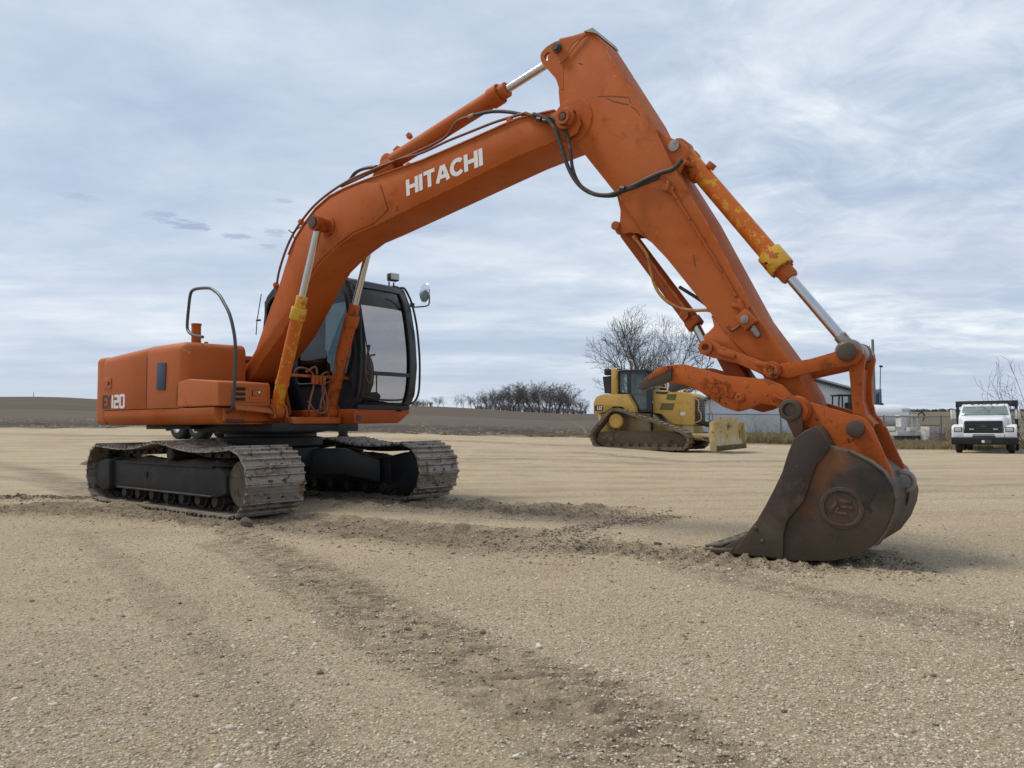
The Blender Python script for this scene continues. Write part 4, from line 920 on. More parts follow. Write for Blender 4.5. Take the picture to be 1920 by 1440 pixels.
# auxiliary pipe down the arm with valve
pp_ = [(x, -.405, z) for x, z in [(5.323,2.72),(5.361,2.704),(5.386,2.655),(5.411,2.606),(5.538,2.383),(5.656,2.176),(5.771,1.975),(5.883,1.761)]]
hose(pp_, .0105, 'orange_worn', 'steel_tube', arm)
vb = [(5.384,2.627),(5.91,1.689),(5.96,1.588),(6.021,1.494)]
MB().box((vb[0][0], -.40, vb[0][1]), (.10, .03, .05), ry=.5).cyl((vb[0][0]+.01, -.41, vb[0][1]+.05), (vb[0][0], -.41, vb[0][1]-.02), .018, n=6).build('pipe_clamp', 'orange_worn', arm, bevel=.004)
MB().cyl((vb[1][0]-.005, -.405, vb[1][1]+.05), (vb[1][0]+.03, -.405, vb[1][1]-.05), .02, n=6).build('pipe_clamp', 'orange_worn', arm, bevel=.004)
MB().box((vb[1][0], -.395, vb[1][1]), (.13, .02, .03), ry=.3).build('pipe_clamp', 'orange_worn', arm, bevel=.003)
vv_ = MB().box((vb[2][0], -.42, vb[2][1]), (.12, .07, .10), ry=.9).build('valve_block', 'orange_worn', arm, bevel=.006)
MB().lathe([(0, .03), (.012, .03), (.014, .016), (.02, .014)], (vb[2][0], -.455, vb[2][1]), (0, -1, 0), 8).cyl((vb[2][0]+.04, -.42, vb[2][1]-.05), (vb[3][0], -.42, vb[3][1]), .021, n=8).cyl((vb[3][0]-.02, -.42, vb[3][1]+.03), (vb[3][0]+.02, -.42, vb[3][1]-.03), .027, .018, n=12).build('valve_cap', 'steel', vv_)
# --- thumb cylinder under the arm
tbk = [(4.913,2.682),(4.945,2.552),(4.939,2.468),(4.928,2.415),(4.961,2.367),(5.017,2.366),(5.1,2.349),(5.207,2.258)]
for yy in (-.335, -.115): MB().prism(rounded(tbk, .012, 3), yy, yy+.02).build('thumb_bracket', 'orange', arm, bevel=.003)
tcp = [(4.909,2.433),(4.983,2.326),(5.506,1.601),(5.579,1.452)]
t0, t1, t2, t3 = [Vector((x, -.215, z)) for x, z in tcp]; d = (t2-t0).normalized()
tcy = MB().cyl(t0+d*.04, t2, .058, n=26).build('thumb_cylinder', 'orange_deep', EX)
MB().cyl(t2-d*.06, t2+d*.0, .066, n=26).build('cylinder_gland', 'orange', tcy, bevel=.003)
MB().lathe([(-.05, .02), (-.05, .055), (.05, .055), (.05, .02)], t0, (0, 1, 0), 20).build('cylinder_eye', 'orange', tcy, bevel=.003)
MB().cyl(t0+Vector((0, -.15, 0)), t0+Vector((0, .13, 0)), .035, n=18).build('cylinder_pin', 'orange', tcy, bevel=.003)
MB().cyl(t2, t3, .034, n=20).build('cylinder_rod', 'chrome', tcy)
MB().tube([tuple(t0+d*.10+Vector((.05, -.045, .03))), tuple(t0+d*.5+Vector((.02, -.06, .02))), tuple(t2-d*.1+Vector((.02, -.06, .02)))], .011, 8).cyl(t2-d*.10+Vector((0, -.05, 0)), t2-d*.10+Vector((0, -.10, 0)), .035, n=18).build('steel_tube', 'orange', tcy)
hose([(x, -.36, z) for x, z in [(5.065,2.324),(5.145,2.22),(5.189,2.144),(5.209,2.035),(5.251,1.9),(5.324,1.803),(5.429,1.732),(5.546,1.701),(5.668,1.689),(5.746,1.64),(5.792,1.586),(5.807,1.554)]], .0125, 'hose_yellow', 'hydraulic_hose', tcy)
hose([(x, -.395, z) for x, z in [(5.813,1.558),(5.843,1.529),(5.893,1.551),(5.92,1.572)]], .009, 'hose_orange', 'steel_tube', tcy)
hose([(x, -.25, z) for x, z in [(5.391,1.907),(5.459,1.859),(5.55,1.793),(5.603,1.748)]], .013, 'hose', 'hydraulic_hose', tcy)
# lower thumb bracket: two cheek plates below the arm
tlb = [(5.683,1.657),(5.705,1.57),(5.665,1.535),(5.615,1.5),(5.655,1.447),(5.722,1.431),(5.819,1.372),(5.931,1.26),(6.024,1.241),(5.974,1.325),(5.844,1.453)]
for yy in (-.37, -.075): MB().prism(rounded(tlb, .012, 3), yy, yy+.022).build('thumb_bracket', 'orange', arm, bevel=.003)
# thumb links (a pair)
tl = [(5.648,1.46),(5.684,1.469),(5.735,1.45),(5.781,1.417),(5.976,1.334),(6.077,1.288),(6.142,1.292),(6.187,1.265),(6.197,1.214),(6.161,1.173),(6.118,1.175),(6.032,1.222),(5.9,1.287),(5.674,1.352),(5.627,1.385),(5.62,1.432)]
tlc = [(5.675,1.413),(6.13,1.232)]
lk = None
for yy in (-.455, .005):
    q = MB().prism(rounded(tl, .012, 3), yy, yy+.03).build('thumb_link', 'orange_worn', EX, bevel=.005)
    for (x, z), r in zip(tlc, (.052, .052)):
        MB().lathe([(0, r), (.012, r), (.014, r*.55), (.005, r*.45)], (x, yy, z), (0, -1, 0), 22).build('link_boss', 'orange_worn' if r else 'steel', q)
    lk = lk or q
MB().cyl((tlc[0][0], -.46, tlc[0][1]), (tlc[0][0], .03, tlc[0][1]), .035, n=20).cyl((tlc[1][0], -.45, tlc[1][1]), (tlc[1][0], .03, tlc[1][1]), .035, n=20).build('link_pin', 'pin_steel', lk)
MB().box((tlc[0][0]+.15, -.462, tlc[0][1]-.055), (.13, .02, .035), ry=.35).box((tlc[0][0]+.40, -.462, tlc[0][1]-.14), (.10, .02, .03), ry=.3).build('keeper_plate', 'orange_worn', lk, bevel=.004)
# middle cross link beneath (from bracket down to the thumb back)
cl2 = [(5.669,1.393),(5.725,1.359),(5.853,1.29),(5.945,1.15),(5.829,1.117),(5.761,1.211)]
MB().prism(cl2, -.31, -.10).build('stop_block', 'orange_deep', arm, bevel=.004)
# side links arm -> rod end
sk = [(6.156,1.267),(6.209,1.275),(6.378,1.294),(6.515,1.327),(6.59,1.36),(6.644,1.367),(6.684,1.337),(6.686,1.286),(6.654,1.244),(6.603,1.237),(6.512,1.228),(6.362,1.2),(6.235,1.174),(6.179,1.187)]
for yy in (-.43, -.02):
    MB().prism(rounded(sk, .012, 3), yy, yy+.03).build('side_link', 'orange_worn', EX, bevel=.006)
rp = (b6.x, b6.z)
pn = MB().lathe([(0, .045), (.01, .062), (.03, .062), (.035, .05)], (rp[0], -.43, rp[1]), (0, -1, 0), 12).build('rod_pin', 'pin_steel', EX, bevel=.003)
MB().cyl((rp[0], -.43, rp[1]), (rp[0], .03, rp[1]), .045, n=20).lathe([(0, .085), (.04, .085), (.05, .07)], (rp[0], -.40, rp[1]), (0, 1, 0), 24).lathe([(0, .08), (.045, .08)], (rp[0], -.10, rp[1]), (0, 1, 0), 24).build('pin_collar', 'steel', pn)
# push link (casting) from rod pin to bucket ears
pk = [(6.582,1.304),(6.599,1.227),(6.608,1.083),(6.616,0.901),(6.627,0.85),(6.683,0.809),(6.74,0.85),(6.735,0.883),(6.692,0.931),(6.676,1.019),(6.677,1.148),(6.688,1.223),(6.703,1.297),(6.667,1.361),(6.616,1.364)]
for y0_, y1_ in ((-.375, -.335), (-.095, -.055)): MB().prism(rounded(pk, .012, 3), y0_, y1_).build('push_link', 'orange_worn', EX, bevel=.006)
pk2 = [(6.625,1.226),(6.633,1.082),(6.638,0.901),(6.684,0.85),(6.722,0.867),(6.667,0.935),(6.644,1.02),(6.651,1.139),(6.66,1.224)]
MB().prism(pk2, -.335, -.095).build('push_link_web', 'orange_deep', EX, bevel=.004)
# --- bucket
YK0, YK1 = -.60, .22
side = [(5.78,0.006),(5.988,-0.009),(6.162,-0.005),(6.326,0.005),(6.531,0.029),(6.661,0.068),(6.767,0.145),(6.834,0.242),(6.875,0.348),(6.886,0.427),(6.868,0.495),(6.818,0.578),(6.743,0.639),(6.63,0.698),(6.516,0.733),(6.48,0.812),(6.443,0.855),(6.383,0.825),(6.31,0.771),(6.274,0.682),(6.234,0.562),(6.18,0.45),(6.119,0.337),(6.064,0.244),(6.002,0.159)]
side = [(x, max(z, .004)) for x, z in side]
bkt = MB().prism(side, YK0, YK0+.03).build('bucket', 'brown_steel', EX, bevel=.008)
MB().prism(side, YK1-.03, YK1).build('bucket_side', 'brown_steel', bkt, bevel=.006)
# wrapper: bottom, back and top plate
cen = Vector((sum(p[0] for p in side)/len(side), sum(p[1] for p in side)/len(side)))
wr = [Vector(p) for p in side[0:17]]
V = []; Fc = []; n_ = len(wr)
for y in (YK0+.004, YK1-.004):
    for p in wr: V.append((p.x, y, p.y))
    for i, p in enumerate(wr):
        t = (wr[min(i+1, n_-1)]-wr[max(i-1, 0)]).normalized(); nn = Vector((-t.y, t.x))
        if nn.dot(cen-p) < 0: nn = -nn
        q = p+nn*.022; V.append((q.x, y, q.y))
for i in range(n_-1):
    a, b2_, c_, e_ = i, i+1, n_+i, n_+i+1; o2 = 2*n_
    Fc += [(a, b2_, o2+b2_, o2+a), (c_, e_, o2+e_, o2+c_), (a, b2_, e_, c_), (o2+a, o2+b2_, o2+e_, o2+c_)]
Fc += [(0, n_, 3*n_, 2*n_), (n_-1, 2*n_-1, 4*n_-1, 3*n_-1)]
MB().add(V, Fc).build('bucket_shell', 'brown_steel', bkt, smooth=40)
# proud wear strips round the heel
hs = wr[6:14]; V = []; Fc = []
for y in (YK0-.004, YK0+.10):
    for p in hs:
        V.append((p.x, y, p.y))
    for p in hs:
        q = p+(p-cen).normalized()*.012; V.append((q.x, y, q.y))
k = len(hs)
for i in range(k-1): Fc += [(k+i, k+i+1, 3*k+i+1, 3*k+i), (i, i+1, k+i+1, k+i), (2*k+i, 2*k+i+1, 3*k+i+1, 3*k+i)]
MB().add(V, Fc+[(0, k, 3*k, 2*k), (k-1, 2*k-1, 4*k-1, 3*k-1)]).build('wear_strip', 'brown_steel', bkt, smooth=40)
# side cutter plate
sc_ = [(6.312,0.771),(6.38,0.825),(6.452,0.855),(6.501,0.802),(6.534,0.727),(6.495,0.667),(6.452,0.613),(6.411,0.518),(6.369,0.39),(6.307,0.312),(6.256,0.248),(6.234,0.155),(6.227,0.017),(6.048,0.002),(5.891,0.004),(6.006,0.164),(6.068,0.245),(6.122,0.338),(6.183,0.451),(6.237,0.562),(6.277,0.683)]
MB().prism([(x, max(z, .012)) for x, z in sc_], YK0-.020, YK0-.0005).build('side_cutter', 'bucket_plate', bkt, bevel=.006)
for x, z in [(6.059,0.194),(6.099,0.111)]: MB().lathe([(0, .014), (.004, .014), (.008, .008)], (x, YK0-.020, z), (0, -1, 0), 10).build('rivet', 'pin_steel', bkt)
# cutting edge across the mouth
tipx, tipz = side[0]
MB().prism([(tipx-.10, .028), (tipx-.01, max(tipz-.02, .006)), (tipx+.12, .006), (tipx+.12, .045), (tipx, tipz+.025)], YK0-.02, YK1+.02).build('cutting_edge', 'bucket_plate', bkt, bevel=.004)
MB().prism([(tipx-.10, .030), (tipx+.03, tipz+.03), (tipx+.02, tipz+.05), (tipx-.105, .04)], YK0+.05, YK1+.10).build('lip_plate', 'bucket_plate', bkt, bevel=.003)
for k in range(4): MB().lathe([(0, .02), (.004, .02)], (tipx-.02+.0, YK0+.14+k*.16, .062), (-.3, 0, 1), 12).build('lip_hole', 'recess', bkt)
# cast emblem on the side: ring with a stepped arrow
em = (6.587,0.355)
eo = MB().prism(circ(em[0], em[1], .128, 40), YK0-.007, YK0-.0005, holes=[circ(em[0], em[1], .102, 36)]).build('emblem', 'brown_steel', bkt, bevel=.004)
eb = MB()
def strip(pts, th, y0, y1, b):
    for i in range(len(pts)-1):
        a, c = Vector(pts[i]), Vector(pts[i+1]); d = (c-a).normalized(); n2 = Vector((-d.y, d.x))*th/2; e_ = d*th*.4
        b.prism([tuple(a-n2-e_), tuple(c-n2+e_), tuple(c+n2+e_), tuple(a+n2-e_)], y0, y1+.0004*i)
strip([(em[0]-.062, em[1]-.018), (em[0]-.025, em[1]+.048), (em[0]+.048, em[1]+.040)], .020, YK0-.006, YK0-.0005, eb)
strip([(em[0]-.036, em[1]-.026), (em[0]-.012, em[1]+.010), (em[0]+.060, em[1]+.006)], .015, YK0-.0065, YK0-.0005, eb)
strip([(em[0]-.024, em[1]-.030), (em[0]+.024, em[1]-.032)], .014, YK0-.006, YK0-.0005, eb)
eb.build('emblem_arrow', 'brown_rust', eo, smooth=0)
# orange ears
ea = [(6.213,0.965),(6.242,1.008),(6.298,1.028),(6.363,1.012),(6.498,0.968),(6.613,0.928),(6.663,0.918),(6.7,0.897),(6.738,0.84),(6.77,0.757),(6.803,0.668),(6.837,0.587),(6.847,0.522),(6.821,0.439),(6.614,0.513),(6.421,0.574),(6.306,0.676),(6.292,0.798),(6.252,0.851),(6.219,0.901)]
for yy, mt in ((-.425, 'orange_worn'), (.005, 'orange_deep')): MB().prism(rounded(ea, .015, 3), yy, yy+.035).build('bucket_ear', mt, bkt, bevel=.005)
kp = (6.266,0.961); k2 = (6.647,0.837)
MB().lathe([(0, .095), (.03, .095), (.035, .085), (.06, .085), (.062, .06)], (kp[0]+.02, -.425, kp[1]), (0, -1, 0), 30).build('ear_collar', 'orange_worn', bkt)
MB().lathe([(0, .072), (.05, .072), (.055, .06), (.055, .045), (.035, .04)], (kp[0], -.47, kp[1]), (0, -1, 0), 24).cyl((kp[0], -.42, kp[1]), (kp[0], .04, kp[1]), .045, n=20).build('ear_pin', 'pin_steel', bkt)
MB().prism(rounded([(kp[0]-.06, kp[1]+.02), (kp[0]+.06, kp[1]+.0), (kp[0]+.075, kp[1]-.14), (kp[0]+.02, kp[1]-.19), (kp[0]-.01, kp[1]-.12)], .02, 3), -.50, -.468).build('keeper_plate', 'brown_rust', bkt, bevel=.004)
MB().prism(circ(k2[0], k2[1], .055, 10), -.475, -.425).cyl((k2[0], -.42, k2[1]), (k2[0], .04, k2[1]), .045, n=20).build('link_pin', 'pin_steel', bkt, bevel=.004)
# filler between ears, top of the bucket
tp = [(6.292,0.798),(6.394,0.809),(6.491,0.72),(6.618,0.681),(6.741,0.611),(6.823,0.505),(6.798,0.471),(6.616,0.607),(6.424,0.678),(6.308,0.746)]
MB().prism(tp, -.39, .005).build('ear_web', 'orange_deep', bkt)
# lifting eye on the back
le = (6.866,0.504)
MB().prism(rounded(circ(le[0], le[1], .075, 20)+[], .0), -.215, -.185, holes=[circ(le[0], le[1], .045, 18)]).build('lifting_eye', 'steel', bkt, bevel=.003)
MB().prism([(le[0]-.09, le[1]-.02), (le[0]+.04, le[1]-.06), (le[0]+.02, le[1]-.15), (le[0]-.06, le[1]-.16)], -.213, -.187).build('eye_foot', 'brown_steel', bkt)
# --- thumb
th = [(5.36,1.181),(5.327,1.229),(5.349,1.275),(5.413,1.303),(5.525,1.301),(5.625,1.269),(5.715,1.239),(5.815,1.208),(5.969,1.187),(6.113,1.17),(6.207,1.127),(6.261,1.069),(6.308,1.019),(6.337,0.956),(6.315,0.886),(6.267,0.876),(6.233,0.915),(6.207,0.965),(6.145,0.994),(6.059,1.007),(5.978,0.972),(5.904,0.955),(5.81,0.986),(5.715,1.047),(5.622,1.11),(5.522,1.152)]
thm = MB().prism(rounded(th, .01, 2), -.485, -.450).build('thumb', 'orange_worn', EX, bevel=.006)
th2 = th
MB().prism(rounded(th2, .01, 2), .02, .055).build('thumb_cheek', 'orange_deep', thm, bevel=.005)
for x, z in [(5.511,1.245),(5.692,1.152),(5.905,1.077)]: MB().cyl((x, -.45, z), (x, .02, z), .035, n=14).build('thumb_spacer', 'orange_deep', thm)
# tip: worn hooked tines on both plates
tp1 = [(5.156,1.137),(5.175,1.184),(5.219,1.222),(5.285,1.259),(5.362,1.286),(5.43,1.291),(5.428,1.194),(5.334,1.158),(5.257,1.145),(5.196,1.124)]
MB().prism(rounded(tp1, .008, 2), -.500, -.435).build('thumb_tine', 'pin_steel', thm, bevel=.008)
MB().prism(rounded(tp1, .008, 2), .005, .07).build('thumb_tine', 'pin_steel', thm, bevel=.008)
tp2 = [(5.285,1.259),(5.362,1.294),(5.43,1.294),(5.429,1.263),(5.271,1.204),(5.241,1.201)]
MB().prism(tp2, -.506, -.430).build('tine_cap', 'orange_worn', thm, bevel=.003)
# embossed lettering marks and bolt on the near cheek
em2 = MB()
mk_ = lambda L_: [([(5.591,1.27),(6.048,1.248),(5.585,0.929)], u, v) for u, v in L_]
q3 = [(5.591,1.27),(6.048,1.248),(5.585,0.929)]
def M2(u, v): return (q3[0][0]+(q3[1][0]-q3[0][0])*u/1920+(q3[2][0]-q3[0][0])*v/1440, q3[0][1]+(q3[1][1]-q3[0][1])*u/1920+(q3[2][1]-q3[0][1])*v/1440)
for i, L_ in enumerate(([(590, 440), (430, 380), (330, 520), (340, 600), (430, 540), (500, 570)], [(640, 480), (480, 690)], [(650, 460), (650, 320), (850, 400), (830, 430), (700, 400), (660, 450)], [(900, 410), (1120, 480), (1080, 540), (990, 520)], [(740, 600), (730, 540), (800, 550), (850, 600), (890, 560)], [(740, 600), (780, 730), (580, 680)], [(1040, 590), (1030, 690)], [(350, 710), (560, 760)], [(600, 800), (760, 860), (810, 800)], [(790, 780), (860, 770), (940, 710)], [(980, 840), (1090, 770), (1120, 840), (1130, 890), (1290, 720), (1170, 640)])):
    strip([M2(*p) for p in L_], .008, -.489-.0006*i, -.4845, em2)
em2.build('embossed_mark', 'orange_deep', thm, smooth=0)
bp_ = (5.927,1.053)
MB().lathe([(0, .034), (.012, .034), (.014, .022), (.02, .020)], (bp_[0], -.485, bp_[1]), (0, -1, 0), 16).build('thumb_bolt', 'orange_worn', thm)
hk = [(6.152,1.05),(6.249,1.006),(6.263,1.026),(6.24,1.055),(6.222,1.034),(6.16,1.071)]
MB().prism(hk, -.52, -.485).build('thumb_stop', 'orange_deep', thm, bevel=.003)
# --- cab
YR = .30   # right face
cs = [(1.038,2.59),(1.113,2.338),(1.161,1.963),(1.182,1.593),(1.148,1.228),(1.068,1.058)]        # front right edge profile
xr = -.62
fr_l = [(0.942,2.536),(1.07,2.231),(1.163,1.909),(1.22,1.582),(1.201,1.251),(1.109,1.065)]
YLF = fr_l[2][0]
prof = [(cs[0][0]-.10, 2.63), (cs[0][0]-.0, 2.58)]+[(x, z) for x, z in cs[1:]]
cab_out = [(xr, 1.07), (xr-.03, 1.9), (xr+.06, 2.52), (xr+.22, 2.64), (cs[0][0]-.16, 2.65), (cs[0][0]-.03, 2.59), (cs[1][0]+.02, cs[1][1]), (cs[2][0]+.05, cs[2][1]), (cs[3][0]+.06, cs[3][1]), (cs[4][0]+.05, cs[4][1]), (cs[5][0]+.02, 1.12), (cs[5][0]-.02, 1.07)]
YL = 1.215
XF = [p[0] for p in cab_out]
# side walls with window openings
rw = rounded([(xr+.10, 1.62), (xr+.08, 2.40), (xr+.2, 2.52), (xr+.55, 2.53), (xr+.60, 1.62)], .06, 4)
rw2 = rounded([(xr+.72, 1.38), (xr+.72, 2.46), (xr+.80, 2.53), (XF[5]-.22, 2.53), (XF[6]-.17, 2.42), (XF[8]-.14, 1.75), (XF[9]-.20, 1.46), (XF[9]-.32, 1.38)], .07, 4)
cab_wall = MB().prism(rounded(cab_out, .05, 4), YR, YR+.035, holes=[rw, rw2]).build('cab', 'cab_black', EX, smooth=35)
MB().prism(rw, YR+.012, YR+.018).build('side_window', 'glass_dark', cab_wall, smooth=0)
MB().prism(rw2, YR+.012, YR+.018).build('side_window', 'glass_dark', cab_wall, smooth=0)
def frame_loop(pts, y, r, nm='window_seal', mt='rubber'):
    MB().tube([(x, y, z) for x, z in pts], r, 8, closed=True).build(nm, mt, cab_wall)
frame_loop(rw2, YR-.002, .012); frame_loop(rw, YR-.002, .012)
dw = rounded([(xr+.12, 1.40), (xr+.12, 2.42), (xr+.24, 2.54), (XF[5]-.16, 2.54), (XF[6]-.11, 2.42), (XF[8]-.08, 1.75), (XF[9]-.08, 1.30), (XF[9]-.12, 1.15), (xr+.55, 1.15), (xr+.50, 1.40)], .06, 4)
dr = MB().prism(rounded(cab_out, .05, 4), YL-.035, YL, holes=[dw]).build('cab_door', 'cab_black', cab_wall, smooth=35)
MB().prism(dw, YL-.02, YL-.014).build('door_window', 'glass', dr, smooth=0)
# roof and back
MB().prism([(xr+.06, 2.50), (xr+.22, 2.62), (XF[4], 2.63), (XF[5], 2.57), (XF[5]-.06, 2.55), (XF[4]-.02, 2.585), (xr+.24, 2.58), (xr+.10, 2.48)], YR+.03, YL-.03).build('cab_roof', 'cab_black', cab_wall, bevel=.004)
bw = MB(); bw.prism(rounded([(YR+.035, 1.07), (YR+.035, 2.50), (YL-.035, 2.50), (YL-.035, 1.07)], .02, 2), xr-.02, xr+.02, ax='x', holes=[rounded([(YR+.15, 1.65), (YR+.15, 2.40), (YL-.15, 2.40), (YL-.15, 1.65)], .06, 4)]); bw.build('cab_rear_wall', 'cab_black', cab_wall)
MB().prism(rounded([(YR+.15, 1.65), (YR+.15, 2.40), (YL-.15, 2.40), (YL-.15, 1.65)], .06, 4), xr-.004, xr+.004, ax='x').build('rear_window', 'glass', cab_wall, smooth=0)
MB().box((.3, (YR+YL)/2, 1.09), (1.7, YL-YR-.08, .05)).build('cab_floor', 'black', cab_wall)
# front: frame around windscreen and lower glass, following the bowed front profile
fp_ = [(XF[5], 2.58), (XF[6], cab_out[6][1]), (XF[7], cab_out[7][1]), (XF[8], cab_out[8][1]), (XF[9], cab_out[9][1]), (XF[10], 1.10)]
fs = spline([(x, z) for x, z in [(p[0], p[1]) for p in fp_]] and [(x, 0, z) for x, z in fp_], 6); fs = [(x, z) for x, _, z in fs]
def front_x(z):
    zs = [p[1] for p in fs][::-1]; xs_ = [p[0] for p in fs][::-1]; return float(np.interp(z, zs, xs_))
def bulge(y): return -.05*((y-(YR+YL)/2)/((YL-YR)/2))**2+.04
def fpan(y0, y1, z0, z1, off, name, mat, par, th_=.012, ny_=8, nz_=14, edge=None):
    V = []; Fc = []
    for layer in (0, 1):
        for j in range(nz_+1):
            for i in range(ny_+1):
                z = z0+(z1-z0)*j/nz_; ya, yb = (edge(z) if edge else (y0, y1)); y = ya+(yb-ya)*i/ny_
                V.append((front_x(z)+bulge(y)+off-layer*th_, y, z))
    q = (ny_+1)*(nz_+1); I = lambda l, j, i: l*q+j*(ny_+1)+i
    for j in range(nz_):
        for i in range(ny_):
            Fc += [(I(0, j, i), I(0, j, i+1), I(0, j+1, i+1), I(0, j+1, i)), (I(1, j, i), I(1, j+1, i), I(1, j+1, i+1), I(1, j, i+1))]
    for j in range(nz_): Fc += [(I(0, j, 0), I(0, j+1, 0), I(1, j+1, 0), I(1, j, 0)), (I(0, j, ny_), I(0, j+1, ny_), I(1, j+1, ny_), I(1, j, ny_))]
    for i in range(ny_): Fc += [(I(0, 0, i), I(0, 0, i+1), I(1, 0, i+1), I(1, 0, i)), (I(0, nz_, i), I(0, nz_, i+1), I(1, nz_, i+1), I(1, nz_, i))]
    return MB().add(V, Fc).build(name, mat, par, smooth=45)
fpan(YR, YR+.05, 1.07, 2.58, .0, 'front_pillar', 'cab_black', cab_wall, .06, 2)
fpan(YL-.14, YL, 1.07, 2.58, .0, 'front_pillar', 'cab_black', cab_wall, .06, 2)
fpan(YR+.05, YL-.14, 1.07, 1.145, .0, 'front_sill', 'cab_black', cab_wall, .06, 8, 2)
fpan(YR+.05, YL-.14, 2.50, 2.58, .0, 'front_header', 'cab_black', cab_wall, .06, 8, 2)
fpan(YR+.05, YL-.14, 1.455, 1.50, .012, 'windscreen_rail', 'cab_black', cab_wall, .03, 8, 2)
wsg = fpan(YR+.05, YL-.14, 1.50, 2.50, -.012, 'windscreen', 'glass', cab_wall, .006)
fpan(YR+.05, YL-.14, 1.145, 1.455, -.012, 'lower_window', 'glass', cab_wall, .006)
for y in (YR+.055, YL-.145): MB().tube([(front_x(z)+bulge(y)+.004, y, z) for z in np.linspace(1.15, 2.5, 20)], .013, 8).build('window_seal', 'rubber', cab_wall)
MB().tube([(front_x(1.13)+bulge(y)+.01, y, 1.175+.05*abs((y-.79)/.4)**3) for y in np.linspace(YR+.055, YL-.145, 14)], .012, 8).build('window_seal', 'rail', cab_wall)
# inner windscreen frame (second, parked frame) seen through the glass
fpan(YR+.05, YL-.14, 2.28, 2.50, -.03, 'sun_visor', 'cab_black', cab_wall, .01, 8, 3)
# wiper, sling hanging from the pillar
hose([(front_x(2.1)+.02, YR+.04, 2.15), (front_x(1.9)+.035, YR+.05, 1.9), (front_x(1.7)+.04, YR+.06, 1.75)], .007, 'rubber', 'wiper_arm', cab_wall)
lp = [(front_x(1.74)+.035, YR+.07, 1.74), (front_x(1.6)+.05, YR+.03, 1.58), (front_x(1.45)+.05, YR+.05, 1.42), (front_x(1.4)+.05, YR+.10, 1.36), (front_x(1.45)+.05, YR+.14, 1.44), (front_x(1.6)+.04, YR+.11, 1.60), (front_x(1.74)+.035, YR+.08, 1.74)]
hose(lp, .005, 'hose_orange', 'cord_loop', cab_wall)
# seat, console and levers
seat = MB().box((-.05, .78, 1.50), (.48, .48, .12)).box((-.05, .78, 1.25), (.35, .35, .36)).build('seat', 'seat', cab_wall, bevel=.04, seg=3)
MB().prism(rounded([(-.30, 1.52), (-.42, 2.10), (-.34, 2.14), (-.18, 1.56)], .04, 3), .56, 1.0).build('backrest', 'seat', seat, bevel=.03, seg=3)
con = MB().box((.10, .52, 1.45), (.55, .12, .20)).box((.10, 1.06, 1.45), (.55, .12, .20)).build('console', 'seat', cab_wall, bevel=.02)
for y in (.52, 1.06): MB().tube([(.35, y, 1.52), (.37, y, 1.66), (.35, y, 1.74)], .011, 8).cyl((.35, y, 1.70), (.34, y, 1.80), .024, n=12).build('joystick', 'rubber', con)
lv = MB()
for y in (.66, .92): lv.tube([(.62, y, 1.12), (.66, y, 1.35), (.60, y, 1.58)], .011, 8).box((.64, y, 1.14), (.18, .09, .03), ry=-.4)
lv.build('travel_levers', 'rubber', cab_wall)
MB().box((.55, .60, 1.20), (.30, .22, .12)).box((.62, .92, 1.17), (.2, .14, .08)).build('floor_box', 'rubber', cab_wall, bevel=.02)
ip = [(0.872,1.87),(0.855,1.769),(0.891,1.666),(0.936,1.522),(0.751,1.749),(0.847,1.729),(0.971,1.758)]
MB().tube([(.75, *ip[3]), (.75, *ip[2])], .013, 8).tube([(.75, *ip[1]), (.75, *ip[0])], [.013, .020], 8).tube([(.75, *ip[2]), (.75, *ip[1])], .016, 8).tube([(.75, *ip[4]), (.75, *ip[5]), (.75, *ip[6])], .012, 8).build('control_lever', 'rubber', cab_wall)
is_ = [(0.753,1.514),(0.744,1.632),(0.787,1.714),(0.865,1.759),(0.936,1.737),(0.981,1.646),(1.0,1.527),(0.982,1.378),(0.929,1.27),(0.833,1.221),(0.764,1.252)]
MB().prism(rounded(is_, .03, 3), .66, .72, ax='x').build('armrest_console', 'cab_black', cab_wall, bevel=.015)
ib = [(0.531,1.102),(0.597,1.193),(0.698,1.234),(0.784,1.275),(0.871,1.284),(0.933,1.24),(0.907,1.174),(0.934,1.122),(0.855,1.081)]
MB().prism(rounded(ib, .015, 3), .75, .90, ax='x').build('pedal_box', 'rubber', cab_wall, bevel=.015)
ic = [(0.925,1.082),(0.951,1.175),(1.032,1.163),(1.114,1.144),(1.05,1.11),(0.996,1.083)]
MB().prism(rounded(ic, .01, 3), .82, .90, ax='x').build('foot_pedal', 'rubber', cab_wall, bevel=.008)
for q_ in [[(0.846,1.489),(0.847,1.239)],[(0.952,1.507),(0.953,1.242)]]:
    MB().tube([(.80, *q_[0]), (.80, *q_[1])], .008, 8).build('travel_lever', 'rubber', cab_wall)
# handrail and mirror in front of the left pillar, work light on the roof
gr_ = [(1.22, y, z) for y, z in [(0.949,2.542),(1.013,2.544),(1.077,2.48),(1.151,2.357),(1.227,2.113),(1.275,1.784),(1.284,1.518),(1.265,1.285),(1.199,1.171),(1.116,1.137)]]
MB().tube(spline(gr_, 5), .013, 8).build('grab_rail', 'rubber', cab_wall)
ma = [(1.22, y, z) for y, z in [(1.161,2.332),(1.313,2.357),(1.439,2.393),(1.459,2.477),(1.449,2.626)]]
mr = MB().tube(spline(ma, 4), .009, 8).box(gr_[3], (.03, .05, .05)).build('mirror', 'rubber', cab_wall)
mc_ = (1.342,2.536)
MB().lathe([(0, .115), (.008, .125), (.012, .12), (.004, .09)], (1.24, mc_[0], mc_[1]), (.25, .9, .0), 28).build('mirror_glass', 'mirror', mr)
MB().cyl((1.235, mc_[0]+.01, mc_[1]), (1.225, mc_[0]+.09, mc_[1]+.02), .018, n=12).build('mirror_mount', 'rubber', mr)
